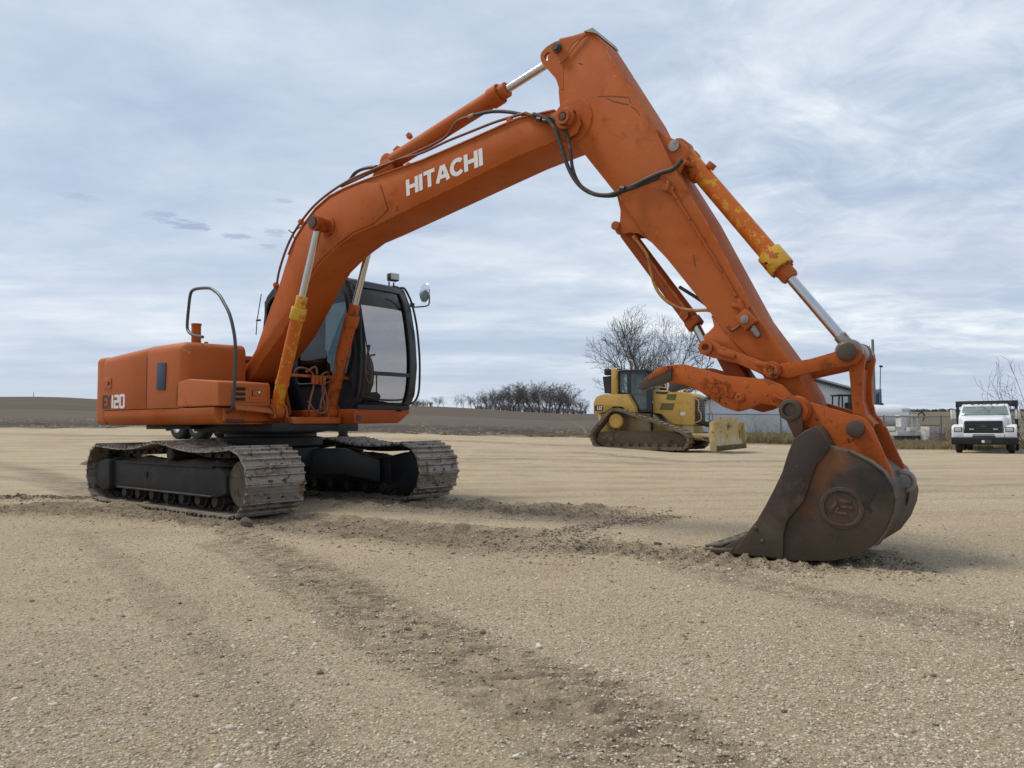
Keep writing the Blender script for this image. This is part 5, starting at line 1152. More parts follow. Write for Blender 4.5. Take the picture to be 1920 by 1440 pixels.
wl = (1.086,2.72)
w_ = MB().box((.95, wl[0], wl[1]+.005), (.08, .13, .09), rz=-.2).tube([(.93, wl[0]-.05, wl[1]-.05), (.93, wl[0]-.05, wl[1]-.12)], .01, 8).tube([(.93, wl[0]+.03, wl[1]-.05), (.93, wl[0]+.03, wl[1]-.13)], .01, 8).build('work_light', 'rubber', cab_wall, bevel=.015)
MB().box((.997, wl[0]-.01, wl[1]+.01), (.008, .12, .08), rz=-.2).build('lamp_lens', 'lamp', w_, bevel=.003)
MB().tube([(XF[5]-.5, YR+.0, 2.655), (XF[5]-.1, YR+.0, 2.645), (XF[6]+.005, YR+.01, 2.48), (XF[7]+.0, YR+.015, 2.2), (XF[8]+.0, YR+.015, 1.7)], .014, 8).build('roof_gutter', 'cab_black', cab_wall)
# aerial on the rear of the cab
ant = [(0.24,2.048),(0.253,2.236),(0.312,2.589)]
al = [(-.68, y, z) for y, z in ant]; MB().tube(al, .006, 6).box((al[1][0]+.03, al[1][1], al[1][2]), (.08, .02, .02)).build('aerial', 'rubber', cab_wall)
# ------------------------------------------------------------------ bare trees
def grow(seed, stems, height, spread, rad, levels, kids, seglen, tw, tropism=.22, first=.25, lean=0, wig=.16):
    """list of (p0, p1, r0, r1, level)"""
    R = random.Random(seed); segs = []
    def br(p, d, L_, r, lv, cnt):
        n = max(2, int(L_/seglen[lv])); st = L_/n; ends = []
        for i in range(n):
            d = (d+Vector((R.gauss(0, wig), R.gauss(0, wig), R.gauss(0, wig*.6)+tropism*st*(.4 if lv else .15)))).normalized()
            q = p+d*st; r2 = max(r*(1-.75*(i+1)/n), tw)
            segs.append((p.copy(), q.copy(), max(r*(1-.75*i/n), tw), r2, lv)); p = q
            if lv < levels and (i+1)/n > (first if lv == 0 else .15):
                for _ in range(cnt[lv] if R.random() < .85 else max(1, cnt[lv]-1)):
                    a = R.uniform(.35, .95); ax = d.orthogonal().normalized(); ax.rotate(Matrix.Rotation(R.uniform(0, 2*pi), 3, d))
                    nd = (d*cos(a)+ax*sin(a)).normalized()
                    br(p.copy(), nd, L_*R.uniform(.34, .60)*(1-.45*(i/n)), r2*.62, lv+1, cnt)
    for k in range(stems):
        a = 2*pi*k/max(stems, 1)+R.uniform(-.5, .5); tl = R.uniform(.3, 1)*spread if stems > 1 else spread*.15
        d = Vector((cos(a)*tl+lean, sin(a)*tl, 1)).normalized()
        br(Vector((cos(a)*.12*stems**.5, sin(a)*.12*stems**.5, -.15)), d, height*R.uniform(.82, 1.0), rad*R.uniform(.7, 1), 0, kids)
    return segs
def seg_mesh(name, segs, mat, sides=3):
    P0 = np.array([s[0][:] for s in segs]); P1 = np.array([s[1][:] for s in segs]); r0 = np.array([s[2] for s in segs])[:, None]; r1 = np.array([s[3] for s in segs])[:, None]
    D = P1-P0; D /= np.linalg.norm(D, axis=1)[:, None]+1e-9
    U = np.cross(D, np.where(np.abs(D[:, 2:3]) > .9, [[1., 0, 0]], [[0, 0, 1.]])); U /= np.linalg.norm(U, axis=1)[:, None]+1e-9; Wv = np.cross(D, U)
    V = []
    for P, r in ((P0, r0), (P1, r1)):
        for j in range(sides): a = 2*pi*j/sides; V.append(P+(U*cos(a)+Wv*sin(a))*r)
    V = np.stack(V, 1); n = len(segs); base = (np.arange(n)*2*sides)[:, None]; F = []
    for j in range(sides): F.append(base+np.array([[j, (j+1) % sides, sides+(j+1) % sides, sides+j]]))
    me = rawmesh(name, V.reshape(-1, 3), np.stack(F, 1).reshape(-1, 4), mat); me.shade_smooth(); return me
def dome(segs, cz, rx_, rz2, seed=1, cx=0):
    R = random.Random(seed); out = []; ok = set()
    for s in segs:
        m_ = (s[0]+s[1])*.5
        q = math.hypot(m_.x-cx, m_.y)/rx_; v = (m_.z-cz)/(rz2 if m_.z > cz else cz*1.05)
        k0 = tuple(round(c, 4) for c in s[0]); k1 = tuple(round(c, 4) for c in s[1])
        if q*q+v*v < 1+.10*math.sin(5*math.atan2(m_.z-cz, m_.x))+R.uniform(-.05, .05) and (k0 in ok or s[0].z < .3): out.append(s); ok.add(k1)
    return out
def tree(name, label, cat, loc, segs, mat='bark', group=None, rz=0, sc=1):
    t = thing(name, label, cat, loc, rz, group); t.scale = (sc, sc, sc)
    tr = [s for s in segs if s[4] == 0]; tw = [s for s in segs if s[4] > 0]
    link(bpy.data.objects.new('trunk', seg_mesh('trunk', tr, mat, 7)), t)
    link(bpy.data.objects.new('branches', seg_mesh('branches', tw, mat, 3)), t)
    return t
def fit_height(segs, h, w=None):
    top = sorted(s[1].z for s in segs)[int(len(segs)*.998)]; k = h/top; kx = k
    if w:
        xs_ = sorted(abs(s[1].x) for s in segs); kx = (w/2)/xs_[int(len(xs_)*.985)]
    return [(Vector((a.x*kx, a.y*kx, a.z*k)), Vector((b.x*kx, b.y*kx, b.z*k)), r, q, l) for a, b, r, q, l in segs]
p_ = at(1211, 50)
tree('bare_tree', 'wide leafless many-stemmed tree behind the yellow bulldozer', 'tree', p_, dome(fit_height(grow(5, 7, 8.6, 1.0, .095, 3, (2, 2, 2), (.66, .44, .34, .30), .0075, .18, .16, 0, .10), (.88+50*(795-566)/1420-p_[2])*1.18, 11.5), 4.6, 4.35, 3.9))
p_ = at(1945, 31)
tree('bare_tree', 'thin leafless sapling with long upright stems beside the white flatbed truck', 'tree', p_, fit_height(grow(21, 11, 4.0, .85, .028, 2, (1, 1, 1), (.45, .35, .3), .006, .3, .25, -.35, .05), 4.2, 5.2))
# grove on the rise and a few single trees west of it
protos = []
for k, (sd_, st_, sp_w, w_) in enumerate(((3, 1, .2, .62), (8, 2, .35, .7), (14, 3, .4, .75), (27, 1, .2, .55))):
    segs = fit_height(grow(sd_, st_, 9, sp_w, .15, 3, (2, 2, 2), (1.0, .8, .7, .6), .022, .22, .22), 9.0, 9.0*w_*1.3)
    protos.append(segs)
def copy_tree_(src, loc, rz, sc, label=None, group=None):
    c = src.copy(); COL.objects.link(c); c.location = loc; c.rotation_euler = (0, 0, rz); c.scale = sc
    if label: c['label'] = label
    for ch in list(src.children):
        d = ch.copy(); COL.objects.link(d); d.parent = c
    return c
srcs = [None]*4
GR = 'leafless trees of the grove on the rise'
spots = []
R_ = random.Random(4)
for i, px in enumerate(np.linspace(880, 1098, 40)):
    u = (px-880)/218
    top = np.interp(u, [0, .12, .3, .5, .72, .85, 1], [742, 731, 724, 716, 716, 729, 752])
    spots.append((px+R_.uniform(-3, 3), 226+R_.uniform(0, 26), top+R_.uniform(-2, 5)))
def grove_label(px):
    return 'leafless tree in the dense %s of the grove on the rise' % ('left end' if px < 950 else 'middle' if px < 1040 else 'right end')
for i, (px, d, top) in enumerate(spots):
    loc = at(px, d); h = .88+d*(795-top)/1420-loc[2]; k = i % 4; sc = h/9.0
    lab = grove_label(px); g = 'trees in the %s of the grove' % ('left end' if px < 950 else 'middle' if px < 1040 else 'right end')
    if srcs[k] is None: srcs[k] = tree('grove_tree', lab, 'tree', loc, protos[k], 'bark_far', g, R_.uniform(0, 6), sc)
    else: copy_tree_(srcs[k], loc, R_.uniform(0, 6), (sc*R_.uniform(1.0, 1.35),)*2+(sc,), lab)['group'] = g
for px, top, k, lab in ((868, 737, 1, 'crooked leafless tree just left of the grove'), (856, 744, 3, 'small leafless tree standing alone left of the crooked tree'), (832, 741, 0, 'right tree of the leafless pair between cab and grove'), (821, 741, 2, 'left tree of the leafless pair between cab and grove'), (806, 751, 1, 'low leafless tree right of the cab handrail')):
    loc = at(px, 235); h = .88+235*(795-top)/1420-loc[2]; sc = h/9.0
    copy_tree_(srcs[k], loc, R_.uniform(0, 6), (sc*1.15, sc*1.15, sc), lab).pop('group', None)
# undergrowth at the foot of the trees
def brush(name, label, cat, px0, px1, d0, d1, n, h, mat, r=.03):
    segs = []
    for i in range(n):
        px = R_.uniform(px0, px1); d = R_.uniform(d0, d1); b = Vector(at(px, d)); hh = h*R_.uniform(.3, 1.3)*(.45+.55*min(1, 5*min((px-px0)/(px1-px0), (px1-px)/(px1-px0))))
        for k in range(4):
            q = b+Vector((R_.gauss(0, .35)*hh, R_.gauss(0, .35)*hh, hh*R_.uniform(.6, 1))); segs.append((b, q, r, r*.5, 1))
            for _ in range(3):
                s0 = b.lerp(q, R_.uniform(.4, .9)); segs.append((s0, s0+Vector((R_.gauss(0, .25)*hh, R_.gauss(0, .25)*hh, hh*R_.uniform(.1, .4))), r*.6, r*.4, 1))
    return link(bpy.data.objects.new(name, seg_mesh(name, segs, mat, 3)), None, label, cat, None, 'stuff')
brush('undergrowth', 'dark leafless undergrowth along the foot of the grove', 'undergrowth', 890, 1100, 222, 246, 420, 2.0, 'bark_far', .03)
brush('undergrowth', 'low dark scrub on the rise just right of the cab', 'undergrowth', 770, 812, 232, 240, 60, 1.8, 'bark_far', .03)
brush('undergrowth', 'tangled leafless brush in front of the grey metal building', 'undergrowth', 1340, 1490, 42.6, 44, 34, 1.5, 'drygrass', .006)
brush('undergrowth', 'thin brush growing along the fence behind the flatbed truck', 'undergrowth', 1730, 1940, 42.5, 44, 90, 1.2, 'brown', .006)
# dry grass
def grass(name, label, px0, px1, dA, dB, n, h, mat='drygrass'):
    px = rng.uniform(px0, px1, n); d = rng.uniform(dA, dB, n); x = (px-960)/1420*d; z = gheight(x, d)
    k = fbm(x, d, .9, 3, 19) > .38; x, d, z = x[k], d[k], z[k]; n = len(x)
    hh = h*(.4+.9*rng.random(n)); dx = rng.normal(0, .35, n)*hh; dy = rng.normal(0, .35, n)*hh; w = .010+.012*rng.random(n); a = rng.random(n)*pi
    V = np.stack([np.stack([x-w*np.cos(a), d-w*np.sin(a), z-.02], 1), np.stack([x+w*np.cos(a), d+w*np.sin(a), z-.02], 1), np.stack([x+dx, d+dy, z+hh], 1)], 1).reshape(-1, 3)
    me = rawmesh(name, V, np.arange(3*n).reshape(-1, 3), mat)
    link(bpy.data.objects.new(name, me), None, label, 'grass', None, 'stuff')
grass('dry_grass', 'matted dry grass along the foot of the fence and brush', 1320, 1560, 38.5, 45, 26000, .42)
grass('dry_grass', 'rough greenish brown grass behind the yard by the white machinery and truck', 1640, 1960, 34.5, 44, 26000, .20)
grass('dry_grass', 'pale tufts of dry grass at the yard edge left of the bulldozer', 940, 1110, 42.5, 46, 5000, .22)
tuft = grass
# far hedge line on the right horizon
hx_ = lambda n: ((rng.uniform(.46, 1.0, n))*372, 372+rng.normal(0, 6, n))
M['far_green'] = mk('distant_hedge', (.055, .058, .06), .95, 0, .3, .1)
pebbles('distant_trees', 900, hx_, .5, 1.8, 1.2, 'far_green', ('dark line of distant trees along the right horizon', 'distant trees'), -.4)

# ------------------------------------------------------------------ metal building, poles, fence
def bpt(px, py, d): return (x_ := (px-960)/1420*d, d, .88+d*(795-py)/1420)
bl = thing('metal_building', 'long pale grey corrugated metal building behind the fence', 'building', at(1470, 60))
bo = Vector(bl.location)
gb = [Vector(bpt(*p))-bo for p in ((1270, 766, 60), (1478, 702, 60), (1597, 735, 60))]
g0, g1, g2 = gb; zb_ = -1.0
def extr(b, pts, dy):
    n = len(pts); V = [tuple(p) for p in pts]+[(p[0]+dy*.12, p[1]+dy, p[2]) for p in pts]
    return b.add(V, [tuple(range(n)), tuple(range(2*n-1, n-1, -1))]+[(i, (i+1) % n, n+(i+1) % n, n+i) for i in range(n)])
extr(MB(), [(g0.x, 0, zb_), (g2.x, 0, zb_), (g2.x, 0, g2.z), (g1.x, 0, g1.z), (g0.x, 0, g0.z)], 16).build('wall', 'siding', bl, smooth=0)
M['roofing'] = mk('pale_metal_roof', (.42, .44, .45), .45, .3, .08, 1)
for a, c in ((g0, g1), (g1, g2)):
    d = (c-a).normalized(); a2_, c2_ = (a-d*.35, c) if a is g0 else (a, c+d*.5)
    extr(MB(), [(a2_.x, -.35, a2_.z+.03), (c2_.x, -.35, c2_.z+.03), (c2_.x, -.35, c2_.z+.20), (a2_.x, -.35, a2_.z+.20)], 16.7).build('roof', 'roofing', bl, smooth=0)
    extr(MB(), [(a2_.x, -.37, a2_.z-.16), (c2_.x, -.37, c2_.z-.16), (c2_.x, -.37, c2_.z+.05), (a2_.x, -.37, a2_.z+.05)], .06).build('fascia', 'cab_black', bl, smooth=0)
e0, e1 = Vector(bpt(1597, 736, 59))-bo, Vector(bpt(1640, 736, 59))-bo
extr(MB(), [(g2.x-.2, -1, zb_), (e1.x, -1, zb_), (e1.x, -1, e1.z), (g2.x-.2, -1, e0.z)], 10).build('side_bay', 'siding', bl, smooth=0)
extr(MB(), [(e1.x+.02, -1.4, zb_), (e1.x+.35, -1.4, zb_), (e1.x+.35, -1.4, e1.z+.1), (e1.x+.02, -1.4, e1.z-.3)], 6).build('end_wall', 'grill_blue', bl, smooth=0)
pd = 57
po = at(1639, pd)
b = MB().cyl((0, 0, -.2), (.02, 0, .88+pd*(795-640)/1420-po[2]), .13, .10, n=12).build('utility_pole', 'grey_wood', None, 'tall weathered wooden utility pole rising behind the bucket linkage', 'pole'); b.location = po
po = at(1633, pd+1)
b = MB().cyl((0, 0, -.2), (.0, 0, .88+pd*(795-649)/1420-po[2]), .05, .04, n=8).build('metal_pole', 'galv', None, 'slim metal pole standing close against the wooden utility pole', 'pole'); b.location = po
lpz = .88+54*(795-692)/1420; po = at(1646, 54); t = thing('lamp_pole', 'thin leaning dark pole with a small lamp head, right of the utility pole', 'lamp pole', po)
MB().cyl((0, 0, -.2), (.26, 0, lpz-po[2]), .045, .035, n=8).build('pole', 'galv', t); MB().box((.30, 0, lpz-po[2]+.04), (.22, .16, .12), ry=.2).build('lamp_head', 'rubber', t, bevel=.02)
# chain link fence
def fence(pxs, ds, h, label, ext=None):
    pts = [Vector(at(p, d)) for p, d in zip(pxs, ds)]; t = thing('chain_link_fence', label, 'fence', pts[0]); o = pts[0]
    top = MB(); wires = []
    for i, p in enumerate(pts):
        MB().cyl(p-o-Vector((0, 0, .3)), p-o+Vector((0, 0, h+.02)), .038, n=8).lathe([(0, .045), (.05, .03)], p-o+Vector((0, 0, h+.02)), (0, 0, 1), 8).build('post', 'galv', t)
    for a, c in zip(pts[:-1], pts[1:]):
        a, c = a-o, c-o; MB().cyl(a+Vector((0, 0, h-.03)), c+Vector((0, 0, h-.03)), .026, n=6).build('top_rail', 'galv', t)
        L_ = (c-a).length; ux = (c-a)/L_; s = -h
        while s < L_:
            for sg in (1, -1):
                lo_, hi_ = max(0, -s), min(h, L_-s)
                if hi_ > lo_:
                    if sg > 0: q0, q1 = (s+lo_, lo_), (s+hi_, hi_)
                    else: q0, q1 = (s+lo_, h-lo_), (s+hi_, h-hi_)
                    wires.append((a+ux*q0[0]+Vector((0, 0, q0[1])), a+ux*q1[0]+Vector((0, 0, q1[1])), .0028, .0028, 1))
            s += .09
    link(bpy.data.objects.new('wire_mesh', seg_mesh('wire_mesh', wires, 'galv', 3)), t)
    return t
fence((1250, 1329, 1463, 1560, 1656, 1763, 1872, 1990), (42, 42, 42, 42, 42, 42, 42, 42), 1.52, 'galvanised chain link fence running behind the yard to the right edge')
# ------------------------------------------------------------------ white tank and rig, dark cab
t = thing('storage_tank', 'white horizontal cylindrical tank beside the fence behind the bucket', 'tank', at(1650, 50), .05); k = 50/1420
R0 = 20*k; zc = .88+50*(795-783)/1420-t.location.z
MB().lathe([(-1.6, .05), (-1.58, R0*.6), (-1.45, R0*.95), (-1.3, R0), (1.35, R0), (1.55, R0*.93), (1.66, R0*.6), (1.69, .05)], (0, 0, zc), (1, 0, 0), 32).build('tank_shell', 'white_paint', t)
MB().cyl((.0, 0, zc+R0-.02), (.0, 0, zc+R0+.10), .20, n=18).build('hatch', 'rubber', t)
for x in (-1.0, 1.0): MB().box((x, 0, (zc-R0)/2+.1), (.15, 1.0, zc-R0+.35)).build('tank_support', 'white_dirty', t, bevel=.01)
t = thing('drill_rig', 'small dirty white drilling machine with frames and hoses, right of the white tank', 'machine', at(1712, 46), .05); zz_ = t.location.z; k = 46/1420
def rx(px): return (px-1712)*k
def rz_(py): return .88+46*(795-py)/1420-zz_
def rbox(n, px0, py0, px1, py1, dp=.6, y=0, mt='white_dirty'): MB().box(((rx(px0)+rx(px1))/2, y, (rz_(py0)+rz_(py1))/2), (rx(px1)-rx(px0), dp, rz_(py0)-rz_(py1))).build(n, mt, t, bevel=.02)
rbox('base_frame', 1668, 812, 1728, 821, 1.3); rbox('chassis', 1666, 804, 1684, 812, 1.0); rbox('gear_box', 1690, 806, 1704, 813, .7, -.4); rbox('engine_box', 1682, 786, 1692, 812, .6)
rbox('cabinet', 1716, 811, 1726, 820, .5, -.5, 'white_paint'); rbox('head_frame', 1680, 782, 1716, 786, .5); rbox('mast_head', 1686, 770, 1702, 777, .4)
for px in (1684, 1694, 1704, 1714): MB().cyl((rx(px), -.2, rz_(812)), (rx(px), -.2, rz_(784)), .05, n=8).build('upright', 'white_dirty', t)
for px in (1679, 1700, 1722): MB().lathe([(-.18, .08), (-.17, .27), (.17, .27), (.18, .08)], (rx(px), -.3, rz_(824)+.06), (0, 1, 0), 18).build('wheel', 'rubber', t)
MB().tube([(rx(1698), 0, rz_(772)), (rx(1706), 0, rz_(778)), (rx(1713), 0, rz_(790)), (rx(1722), 0, rz_(802))], .05, 8).build('boom_arm', 'white_dirty', t)
MB().tube(spline([(rx(1716), -.1, rz_(792)), (rx(1719), -.1, rz_(782)), (rx(1726), -.1, rz_(778)), (rx(1731), -.1, rz_(784)), (rx(1727), -.1, rz_(794))], 5), .04, 8).build('hose', 'rubber', t)
t = thing('white_bin', 'rusty white metal bin at the right end of the drilling machine', 'bin', at(1742, 45), .1); zz_ = t.location.z; k = 45/1420
b = MB().prism([(-.38, 0), (.36, 0), (.30, .90), (-.33, .98)], -.4, .4).build('bin_body', 'white_dirty', t, bevel=.02); MB().box((0, -.01, .99), (.74, .86, .05)).build('bin_rim', 'brown', t, bevel=.01)
t = thing('tractor', 'dark open-framed tractor cab in front of the metal building, behind the bucket linkage', 'tractor', at(1584, 50)); zz_ = t.location.z; k = 50/1420
Z_ = lambda py: .88+50*(795-py)/1420-zz_
for x, lean in ((-.70, .12), (.05, 0), (.62, 0)):
    for y in (-.5, .5): MB().cyl((x, y, Z_(790)), (x+lean, y, Z_(746)), .055, n=8).build('cab_post', 'cab_black', t)
MB().box((0, 0, Z_(745)), (1.45, 1.2, .12)).build('cab_roof', 'cab_black', t, bevel=.04); MB().box((0, 0, Z_(792)), (1.5, 1.1, .7)).build('body', 'cab_black', t, bevel=.05); MB().box((.25, 0, Z_(770)), (.45, .45, .8)).build('seat', 'rubber', t, bevel=.08)
for x, r in ((-.9, .42), (.75, .62)):
    for y in (-.65, .65): MB().lathe([(-.17, .15), (-.16, r*.9), (-.1, r), (.1, r), (.16, r*.9), (.17, .15)], (x, y, r), (0, 1, 0), 22).build('wheel', 'rubber', t)
# ------------------------------------------------------------------ bulldozer
DZ = (5.225,28.0); DY = -.55
dzz = tz(*DZ)
D_ = thing('bulldozer', 'muddy yellow bulldozer with dark cab parked facing right behind the thumb', 'bulldozer', (DZ[0], DZ[1], dzz), DY)
def dz(pts): return [(x, z-dzz) for x, z in pts]
# traced on the side plane of the near track
trk = dz([(-2.069,0.296),(-1.986,0.022),(-1.837,-0.172),(-1.559,-0.246),(-0.067,-0.242),(1.457,-0.236),(1.667,-0.123),(1.765,0.097),(1.694,0.316),(1.509,0.48),(0.744,0.777),(-0.047,1.026),(-0.697,1.243),(-1.03,1.305),(-1.326,1.212),(-1.673,0.825),(-1.98,0.492)])
gz0 = min(p[1] for p in trk)
trk = [(x, z-gz0) for x, z in trk]
def dzs(pts): return [(x, z-gz0) for x, z in dz(pts)]
sp3 = [(x, z) for x, _, z in spline([(x, 0, z) for x, z in trk+[trk[0]]], 5)][:-1]
for s in (-1, 1):
    y0 = s*1.22; y1 = s*.66; pp, per = resample(sp3, 46); b = MB()
    cx_ = sum(p.x for p in pp)/46; cz_ = sum(p.y for p in pp)/46
    for i in range(46):
        a, c = pp[i], pp[(i+1) % 46]; tq = (c-a).normalized(); nr = Vector((tq.y, -tq.x))
        if nr.dot(a-Vector((cx_, cz_))) < 0: nr = -nr
        L_ = (c-a).length; pr_ = [(.0, -.13), (L_-.002, -.13), (L_-.002, -.03), (L_-.012, .0), (L_-.03, .0), (L_-.035, -.025), (.0, -.028)]
        b.prism([(a.x+tq.x*u+nr.x*v, a.y+tq.y*u+nr.y*v) for u, v in pr_], min(y0, y1), max(y0, y1))
    to = b.build('crawler_track', 'dozer_shoe', D_)
    tf = dzs([(-1.754,0.413),(-1.845,0.06),(-1.59,-0.132),(1.511,-0.146),(1.628,0.057),(1.557,0.277),(1.139,0.422),(-1.115,0.454)])
    MB().prism(rounded(tf, .08, 3), s*.80-.14, s*.80+.14).map(lambda x, y, z: (x, y+s*.10, z)).build('track_frame', 'cat_mud', to, bevel=.03)
    spk = dzs([(-1.027,0.821)])[0]; q = []
    for i in range(52): r = (.36 if (i % 4) in (0, 1) else .31); q.append((spk[0]+r*cos(2*pi*i/52), spk[1]+r*sin(2*pi*i/52)))
    MB().prism(q, s*.94-.03, s*.94+.03).build('sprocket', 'cat_mud', to)
    MB().lathe([(0, .27), (.12, .27), (.15, .23), (.16, .05)], (spk[0], s*1.0, spk[1]), (0, s, 0), 26).build('final_drive', 'cat', to)
    for xx in ((1122, 832), (1282, 836)):
        pass
    for i in range(8):
        x = tf[2][0]+.25+i*.36
        MB().lathe([(-.2, .05), (-.2, .11), (.2, .11), (.2, .05)], (x, s*.92, .16), (0, 1, 0), 14).build('track_roller', 'cat_mud', to)
for px_, py_, r in ():
    pass
body = dzs([(-2.142,1.548),(-2.052,1.707),(-1.808,1.823),(-0.777,1.799),(-0.37,1.108),(0.02,1.027),(0.243,1.025),(0.234,0.468),(-1.35,0.465),(-2.148,1.086)])
rear = MB().prism(rounded(dzs([(-1.968,1.083),(-1.962,1.519),(-1.851,1.715),(-1.59,1.808),(-0.617,1.785),(-0.336,1.298),(-0.298,1.105),(-0.586,1.07),(-0.791,1.324),(-1.169,1.348),(-1.47,1.176)]), .05, 3), -1.0, 1.0).build('rear_body', 'cat', D_, bevel=.04)
MB().prism(rounded(dzs([(-2.024,1.246),(-1.926,0.363),(1.661,0.227),(1.669,0.638),(0.494,0.755),(0.217,1.064),(-0.523,1.11)]), .05, 3), -.55, .55).build('hull', 'cat_dirty', D_, bevel=.04)
hd = dzs([(0.211,1.95),(0.733,1.898),(1.592,1.782),(1.744,1.685),(1.724,0.639),(0.949,0.678),(0.518,1.061),(0.196,1.102)])
hoodz = MB().prism(rounded(hd, .06, 3), -.60, .60).build('engine_hood', 'cat', D_, bevel=.05, seg=3)
for q in ([(1250,746),(1268,746),(1266,758),(1248,757)], [(1241,763),(1264,763),(1262,776),(1238,776)]): pass
for q in (dzs([(0.772,1.764),(1.107,1.756),(1.044,1.549),(0.709,1.574)]), dzs([(0.546,1.443),(1.023,1.435),(0.94,1.19),(0.462,1.214)])):
    MB().prism(q, -.608, -.598).build('vent_screen', 'olive', hoodz)
q = dzs([(0.332,1.87),(0.813,1.839),(0.712,1.765),(0.331,1.793)]); MB().prism(q, -.609, -.598).build('name_plate', 'cab_black', hoodz)
q = dzs([(1.232,1.111),(1.407,1.109),(1.405,0.996),(1.23,0.997)]); MB().prism(q, -.609, -.598).build('warning_label', 'white_dirty', hoodz)
fx = max(p[0] for p in hd); zt2 = hd[3][1]; zb2 = hd[4][1]
MB().box((fx+.005, 0, (zt2+zb2)/2), (.06, .98, zt2-zb2-.12)).build('radiator_grille', 'cab_black', hoodz, bevel=.02)
for i in range(9): MB().box((fx+.045, 0, zb2+.12+i*(zt2-zb2-.2)/9), (.03, .9, .025)).build('grille_bar', 'rubber', hoodz)
for s in (-1, 1): MB().tube(spline([(fx+.03, s*.60, zt2-.1), (fx+.16, s*.63, zt2-.2), (fx+.16, s*.65, zt2-.5), (fx+.24, s*.66, zt2-.62), (fx+.24, s*.66, zt2-.85), (fx+.03, s*.62, zt2-.95)], 4), .018, 6).build('hand_rail', 'cat', hoodz)
MB().cyl((hd[1][0]+.15, -.1, hd[1][1]-.05), (hd[1][0]+.15, -.1, hd[1][1]+.42), .06, n=12).build('exhaust_pipe', 'rubber', hoodz)
MB().tube([(hd[0][0]+.1, -.5, hd[0][1]+.10), (hd[2][0]-.1, -.5, hd[2][1]+.10)], .018, 6).build('hood_rail', 'cat', hoodz)
cabo = dzs([(-1.06,1.822),(-1.048,2.629),(-0.709,2.675),(-0.005,2.628),(0.114,2.449),(0.228,1.945),(0.214,1.159),(-0.317,1.126),(-0.64,1.734)])
wn1 = dzs([(-1.016,1.899),(-0.985,2.548),(-0.711,2.557),(-0.722,1.833)]); wn2 = dzs([(-0.577,1.732),(-0.565,2.532),(-0.048,2.494),(0.023,1.873),(0.013,1.238),(-0.315,1.223)])
dc = None
for s in (-1, 1):
    q = MB().prism(rounded(cabo, .04, 3), min(s*.75, s*.71), max(s*.75, s*.71), holes=[wn1, wn2]).build('cab', 'cab_black', D_ if dc is None else dc); dc = dc or q
    MB().prism(wn1, s*.73-.003, s*.73+.003).build('side_window', 'glass_green', dc, smooth=0); MB().prism(wn2, s*.735-.003, s*.735+.003).build('door_window', 'glass_green', dc, smooth=0)
cx0, cx1 = min(p[0] for p in cabo), max(p[0] for p in cabo); ct = max(p[1] for p in cabo)
MB().box(((cx0+cx1)/2-.06, 0, ct-.03), (cx1-cx0-.15, 1.5, .10)).build('cab_roof', 'cab_black', dc, bevel=.03)
MB().box((cx1-.07, 0, 1.2), (.04, 1.4, .9)).build('cab_front', 'cab_black', dc); MB().box(((cx0+cx1)/2+.1, 0, 1.25), (.5, .5, 1.0)).build('seat', 'rubber', dc, bevel=.1)
rp_ = dzs([(-1.294,1.746),(-1.28,2.732),(-1.066,2.743),(-1.06,1.741)])
ro = MB().prism(rp_, -.90, -.74).build('rollover_post', 'cat', D_, bevel=.03); MB().prism(rp_, .74, .90).build('rollover_post', 'cat', D_, bevel=.03); MB().box(((rp_[0][0]+rp_[2][0])/2, 0, rp_[1][1]-.09), (.20, 1.5, .14)).build('rollover_beam', 'cat', ro, bevel=.03)
gq = dzs([(-1.81,2.487),(-1.438,2.514),(-1.448,1.836),(-1.73,1.863)]); MB().prism(gq, -.5, .5, ).build('rear_screen', 'cab_black', D_)
lq = dzs([(-1.566,2.657)])[0]
for s in (-1, 1): MB().box((lq[0], s*.55, lq[1]), (.22, .26, .24)).build('rear_lamp', 'rubber', D_, bevel=.04)
qn = dzs([(-1.921,1.201),(-1.919,1.399),(-1.573,1.394),(-1.575,1.197)]); npl = MB().prism(qn, -1.007, -.998).build('name_panel', 'dark_letter', D_)
def P_cat(u, v, w): return (qn[0][0]+.10+(qn[2][0]-qn[0][0]-.13)*u, -1.0075-w, qn[0][1]+.035+(qn[1][1]-qn[0][1]-.07)*v)
decal('CAT', P_cat, 'white_letter', 'lettering', npl, 0, 1, th=.26, depth=.004)
MB().prism([(.37, 0), (.63, 0), (.50, .28)], 0, .008).map(lambda x, y, z: (P_cat(x, z, y+.004))).build('yellow_triangle', 'cat', npl, smooth=0)
# blade: curved plate across the front with push frame
bx = dzs([(2.864,0.755),(2.82,0.301),(2.932,-0.238)])
bh = bx[0][1]; Xb = bx[1][0]-.02
bpf = [(Xb+.02, .03), (Xb-.02, .18), (Xb-.10, .45), (Xb-.10, .75), (Xb-.02, bh)]; bpr = [(x-.07, z) for x, z in bpf[::-1]]
spb = [(x, z) for x, _, z in spline([(x, 0, z) for x, z in bpf], 4)]; sbr = [(x-.07, z) for x, z in spb[::-1]]
bd = MB().prism(spb+sbr, -1.90, 1.90).build('blade', 'cat_dirty', D_, smooth=40)
MB().prism(spb[8:]+[(spb[-1][0], bh+.16), (spb[-1][0]-.07, bh+.16)]+sbr[:4], -1.2, 1.2).map(lambda x, y, z: (x+.002, y, z)).build('blade_crown', 'cat_dirty', bd)
for s in (-1, 1): MB().prism([(Xb-.14, .05), (Xb+.08, .03), (Xb+.01, bh+.02), (Xb-.14, bh-.02)], s*1.90-.03, s*1.90+.03).build('end_plate', 'cat_dirty', bd, bevel=.01)
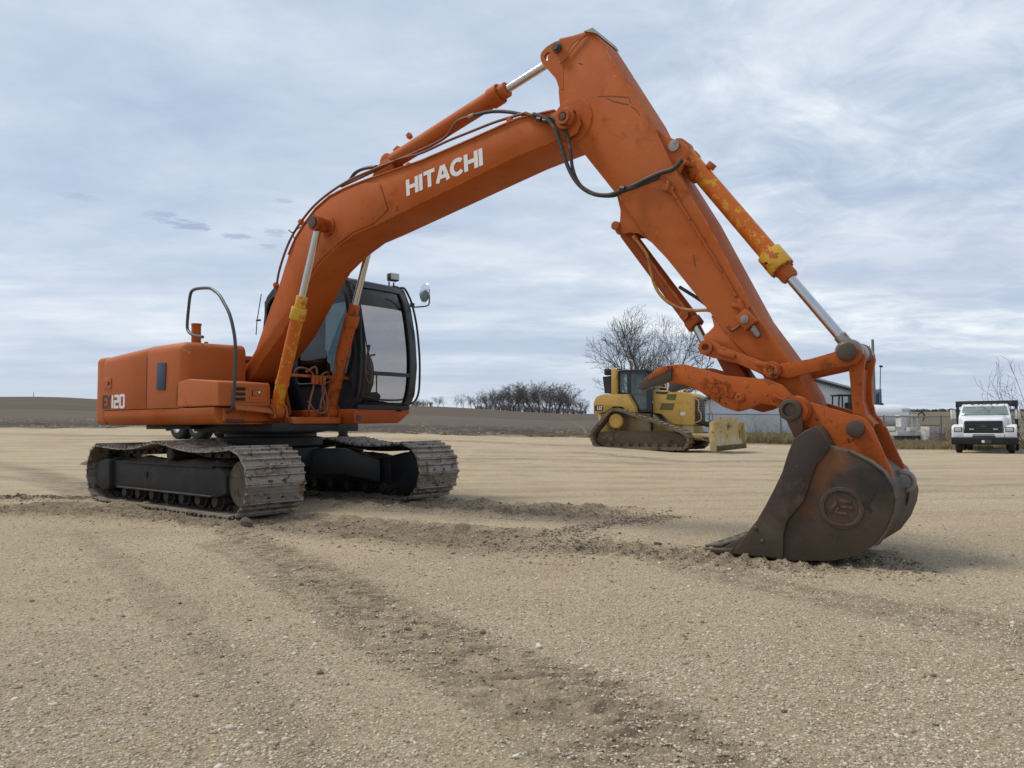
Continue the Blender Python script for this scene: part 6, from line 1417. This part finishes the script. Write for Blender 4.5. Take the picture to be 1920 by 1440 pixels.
MB().box((Xb+.03, 0, .12), (.05, 3.8, .18), ry=.2).build('cutting_edge', 'cat_mud', bd, bevel=.01)
for s in (-1, 1):
    MB().box((Xb-.75, s*.60, .48), (1.3, .16, .24)).build('push_arm', 'cat_dirty', bd, bevel=.03); MB().cyl((Xb-1.1, s*.35, 1.0), (Xb-.15, s*.35, .75), .06, n=12).build('lift_cylinder', 'rubber', bd)
MB().box((Xb-.35, 0, .50), (.35, 1.4, .35)).build('cross_frame', 'cab_black', bd, bevel=.04)
# ------------------------------------------------------------------ flatbed truck
TK = thing('flatbed_truck', 'white flatbed truck with black grille and bumper parked facing the camera at the right', 'truck', at(1845, 31), radians(-90-34.5)); TK.scale = (.96, .96, .96)
# truck frame: x forward, y to its left
hw = 1.0
def secx(b, x0, x1, pts, nm, mt, par, bv=.03): return MB().prism(pts, x0, x1, ax='x').build(nm, mt, par, bevel=bv, seg=3)
cabt = MB()
V = []
prof_c = [(-1.45, .95), (-1.45, 1.95), (-1.30, 2.06), (-.35, 2.06), (-.22, 2.0), (.20, 1.56), (.28, 1.45), (.28, .95)]
cabm = MB()
n = len(prof_c)
for yy, ins in ((-.96, .0), (.96, .0)):
    V += [(x, yy*(1-.13*max(0, (z-1.45)/.6)), z) for x, z in prof_c]
cabm.add(V, [tuple(range(n)), tuple(range(2*n-1, n-1, -1))]+[(i, (i+1) % n, n+(i+1) % n, n+i) for i in range(n)])
tcab = cabm.build('cab', 'white_paint', TK, bevel=.04, seg=3)
wz = [(.175, 1.60), (-.185, 1.965)]
MB().add([(wz[0][0]+.025, -.86, wz[0][1]), (wz[0][0]+.025, .86, wz[0][1]), (wz[1][0]+.025, .78, wz[1][1]), (wz[1][0]+.025, -.78, wz[1][1]), (wz[0][0]-.0, -.86, wz[0][1]-.0), (wz[0][0], .86, wz[0][1]), (wz[1][0], .78, wz[1][1]), (wz[1][0], -.78, wz[1][1])], [(0, 1, 2, 3), (4, 5, 6, 7), (0, 1, 5, 4), (1, 2, 6, 5), (2, 3, 7, 6), (3, 0, 4, 7)]).build('windscreen', mk('dark_windscreen', (.16, .21, .21), .12, 0, .3, 1.2, None, None, None, .8), tcab, bevel=.004)
for s in (-1, 1):
    MB().prism([(-.95, 1.52), (-.95, 1.94), (-.38, 1.94), (.02, 1.56)], s*.955-.012, s*.955+.012).map(lambda x, y, z: (x, y*(1-.13*max(0, (z-1.45)/.6)), z)).build('side_window', 'glass_dark', tcab)
    MB().tube([(.0, s*.30, 1.615-.02), (.16, s*.42, 1.61), (.20, s*.75, 1.60)], .012, 6).build('wiper', 'rubber', tcab)
    MB().box((-.05, s*1.17, 1.62), (.06, .20, .42)).build('mirror', 'white_dirty', tcab, bevel=.03); MB().tube([(.0, s*.92, 1.80), (-.03, s*1.17, 1.85), (-.03, s*1.17, 1.40), (.0, s*.94, 1.40)], .014, 6).build('mirror_arm', 'rubber', tcab)
for y in (-.45, -.22, 0, .22, .45): MB().lathe([(0, .05), (.03, .045), (.045, .02)], (-.32, y, 2.055), (0, 0, 1), 10).build('roof_marker', 'brown', tcab)
hood_t = loft([[(x, y, z) for y, z in [(-w_, .98), (-w_, zt-.12), (-w_+.10, zt), (w_-.10, zt), (w_, zt-.12), (w_, .98)]] for x, w_, zt in ((.20, .84, 1.56), (.8, .78, 1.50), (1.25, .74, 1.43), (1.33, .72, 1.38))], 'hood', 'white_paint', TK, bevel=.03)
gr = MB().prism(rounded([(-.66, .84), (-.68, 1.34), (.68, 1.34), (.66, .84)], .05, 3), 1.33, 1.40, ax='x').build('grille', 'cab_black', TK, bevel=.01)
for z in (.93, 1.03, 1.20, 1.29): MB().box((1.405, 0, z), (.02, 1.24, .02)).build('grille_bar', 'rail', gr)
MB().prism(circ(0, 1.12, 1, 24), 1.40, 1.42, ax='x').map(lambda x, y, z: (x, y*.13, 1.12+(z-1.12)*.052)).build('oval_badge', 'rail', gr)
for s in (-1, 1): MB().box((1.405, s*.42, 1.0), (.02, .16, .035)).build('grille_badge', 'white_dirty', gr)
for s in (-1, 1):
    fe = MB().prism(rounded([(.22, .85), (.22, 1.16), (.50, 1.20), (1.30, 1.14), (1.40, 1.02), (1.40, .62), (1.12, .62), (1.06, .90), (.75, 1.02), (.44, .90), (.40, .85)], .06, 4), min(s*.70, s*1.14), max(s*.70, s*1.14)).build('fender', 'white_paint', TK, bevel=.05, seg=3)
    MB().box((1.40, s*.90, .98), (.03, .24, .15)).build('headlight', 'lamp', fe, bevel=.015)
    MB().box((1.395, s*.90, .98), (.02, .30, .20)).build('headlight_bezel', 'rail', fe, bevel=.005)
MB().box((1.38, 0, .72), (.10, 1.42, .22)).build('front_panel', 'white_paint', TK, bevel=.02)
MB().box((1.435, 0, .775), (.01, .75, .03)).build('panel_slot', 'rubber', TK)
bmp = MB().box((1.50, 0, .52), (.16, 2.30, .30)).build('bumper', 'black', TK, bevel=.04, seg=3)
MB().box((1.585, .12, .50), (.012, .30, .15)).build('licence_plate', 'rail', bmp); MB().box((1.592, -.02, .50), (.006, .10, .10)).build('sticker', 'white_paint', bmp)
for y in (-.55, .55): MB().box((1.585, y, .50), (.01, .12, .09)).build('bumper_slot', 'rubber', bmp)
def wheel_t(x, y, wd=.24, r=.44):
    q = MB().lathe([(-wd/2, .2), (-wd/2, r*.86), (-wd/2+.03, r*.97), (-wd/4, r), (wd/4, r), (wd/2-.03, r*.97), (wd/2, r*.86), (wd/2, .2)], (x, y, r), (0, 1, 0), 30, True).build('wheel', 'rubber', TK)
    MB().lathe([(wd/2-.08, .05), (wd/2-.08, .20), (wd/2+.0, .22)], (x, y, r), (0, 1 if y > 0 else -1, 0), 22).build('rim', 'white_dirty', q)
for s in (-1, 1):
    wheel_t(.75, s*.93); wheel_t(-3.1, s*1.02); wheel_t(-3.1, s*.76)
MB().box((-1.0, 0, .62), (4.9, .8, .22)).build('chassis', 'black', TK, bevel=.01); MB().cyl((.75, -.8, .42), (.75, .8, .42), .07, n=12).build('front_axle', 'black', TK)
bed = MB().box((-3.2, 0, 1.05), (3.3, 2.35, .14)).build('flatbed', 'black', TK, bevel=.01)
MB().box((-1.62, 0, 2.10), (.08, 2.35, .26)).build('headboard', 'cab_black', bed, bevel=.01)
for s in (-1, 1): MB().box((-1.62, s*1.10, 1.55), (.08, .12, .95)).build('headboard_post', 'cab_black', bed)
for i in range(9): MB().box((-1.62, -.9+i*.225, 1.55), (.03, .03, .90)).build('headboard_bar', 'cab_black', bed)
# ------------------------------------------------------------------ low trailer behind the excavator
tlx = at(383, 31); ang = radians(-35)
TR = thing('flatbed_trailer', 'dark low flatbed trailer with bright rims parked behind the excavator', 'trailer', tlx, ang)
def wheel_r(x, y, sgn):
    q = MB().lathe([(-.13, .26), (-.13, .42), (-.10, .48), (-.05, .50), (.05, .50), (.10, .48), (.13, .42), (.13, .26)], (x, y, .50), (0, 1, 0), 32, True).build('wheel', 'rubber', TR)
    MB().lathe([(-.10, .06), (-.08, .13), (-.02, .15), (.0, .25), (.115, .275), (.12, .262), (.02, .235), (-.03, .14), (.06, .09), (.10, .05)], (x, y, .50), (0, sgn, 0), 28).build('rim', 'chain', q)
for x in (0, 1.28):
    for s in (-1, 1): wheel_r(x, s*1.08, s); wheel_r(x, s*.78, s)
    MB().cyl((x, -.9, .5), (x, .9, .5), .08, n=12).build('axle', 'black', TR)
MB().box((3.6, 0, 1.12), (10.0, 2.3, .18)).build('deck', 'black', TR, bevel=.01); MB().box((3.6, -.45, .92), (9.6, .12, .26)).build('main_beam', 'black', TR); MB().box((3.6, .45, .92), (9.6, .12, .26)).build('main_beam', 'black', TR)
for s in (-1, 1):
    MB().box((-.70, s*.93, .70), (.03, .60, .75)).build('mud_flap', 'rubber', TR)
    lg = MB().box((7.4, s*.75, .60), (.26, .22, .95)).build('landing_leg', 'black', TR, bevel=.01); MB().tube([(7.4, s*.75, .35), (6.7, s*.6, .95)], .035, 8).build('leg_brace', 'black', lg); MB().box((7.4, s*.75, .10), (.3, .3, .06)).build('leg_foot', 'black', lg)
MB().box((8.4, 0, .75), (.3, .8, .9)).build('gooseneck', 'black', TR, bevel=.02); MB().cyl((-.75, -.6, .62), (-.95, -.6, .62), .03, n=8).build('tow_hook', 'rubber', TR)
# ------------------------------------------------------------------ small things
p = at(62, 250); b = MB().cyl((0, 0, -.3), (.05, 0, 1.5), .10, .08, n=8).build('marker_post', 'grey_wood', None, 'tiny lone post on the crest of the dark hill at far left', 'post'); b.location = p
# heap of earth with stones behind the near track
def heap(px, py, w, h, label, seed):
    g = np.array([0]); d = 17.0; c = at(px, d); n = 40; V = []; Fc = []
    for i in range(n+1):
        for j in range(n+1):
            u, v = (i/n-.5)*2, (j/n-.5)*2; r = math.hypot(u, v); x, y = u*w, v*w*.6
            nz = float(fbm(np.array([x+seed*7]), np.array([y]), 2.2, 5, seed)[0])
            V.append((x, y, h*max(0, 1-r*r)**1.2*(.25+1.5*nz)-.04))
    for i in range(n):
        for j in range(n): a = i*(n+1)+j; Fc.append((a, a+1, a+n+2, a+n+1))
    o = MB().add(V, Fc).build('earth_mound', 'mud', None, label, 'earth mound', smooth=60); o.location = c; return o
heap(232, 822, 1.0, .30, 'low mound of brown earth on the yard behind the near track', 3)
def rock(name, loc, r, mat, label, seed, flat=.6, cat='stone'):
    bm = bmesh.new(); bmesh.ops.create_icosphere(bm, subdivisions=3, radius=1); q = random.Random(seed); ds = [(Vector((q.gauss(0, 1), q.gauss(0, 1), q.gauss(0, 1))).normalized(), q.uniform(.55, .85)) for _ in range(9)]
    for v in bm.verts:
        for dn, k_ in ds:
            e = v.co.dot(dn)-k_
            if e > 0: v.co -= dn*e
        v.co = Vector((v.co.x*r, v.co.y*r*.8, v.co.z*r*flat))
    me = bpy.data.meshes.new(name); bm.to_mesh(me); bm.free(); me.materials.append(M[mat]); me.shade_smooth(); me.set_sharp_from_angle(angle=radians(30))
    o = bpy.data.objects.new(name, me); o.location = (loc[0], loc[1], gh(*loc[:2])+r*flat*.35); o.rotation_euler = (0, 0, seed); return link(o, None, label, cat)
M['limestone'] = mk('pale_limestone', (.62, .58, .50), .85, 0, .12, 20, None, None, (60, .3, .004), .2)
rock('stone', (0.098,3.029), .018, 'limestone', 'white angular stone on the bare gravel in the middle foreground', 2, .5)
rock('stone', (-35.673,65.875), .11, 'limestone', 'pale boulder at the left foot of the earth mound', 4, .6)
rock('stone', (0.007,2.046), .014, 'limestone', 'white stone at the bottom edge of the yard, near the centre', 6, .6)
rock('earth_clod', (-2.358,6.758), .065, 'mud', 'large dark clod of earth in front of the near crawler track', 9, .9, 'clod')
rock('earth_clod', (-2.618,6.735), .05, 'mud', 'flat dark clod lying left of the near track front', 12, .6, 'clod')
rock('earth_clod', (-0.459,3.348), .018, 'mud', 'small dark clod in the tyre marks left of centre', 15, .7, 'clod')
rock('earth_clod', (1.046,5.531), .035, 'mud', 'small dark clod between the crawler tracks and the bucket', 18, .6, 'clod')
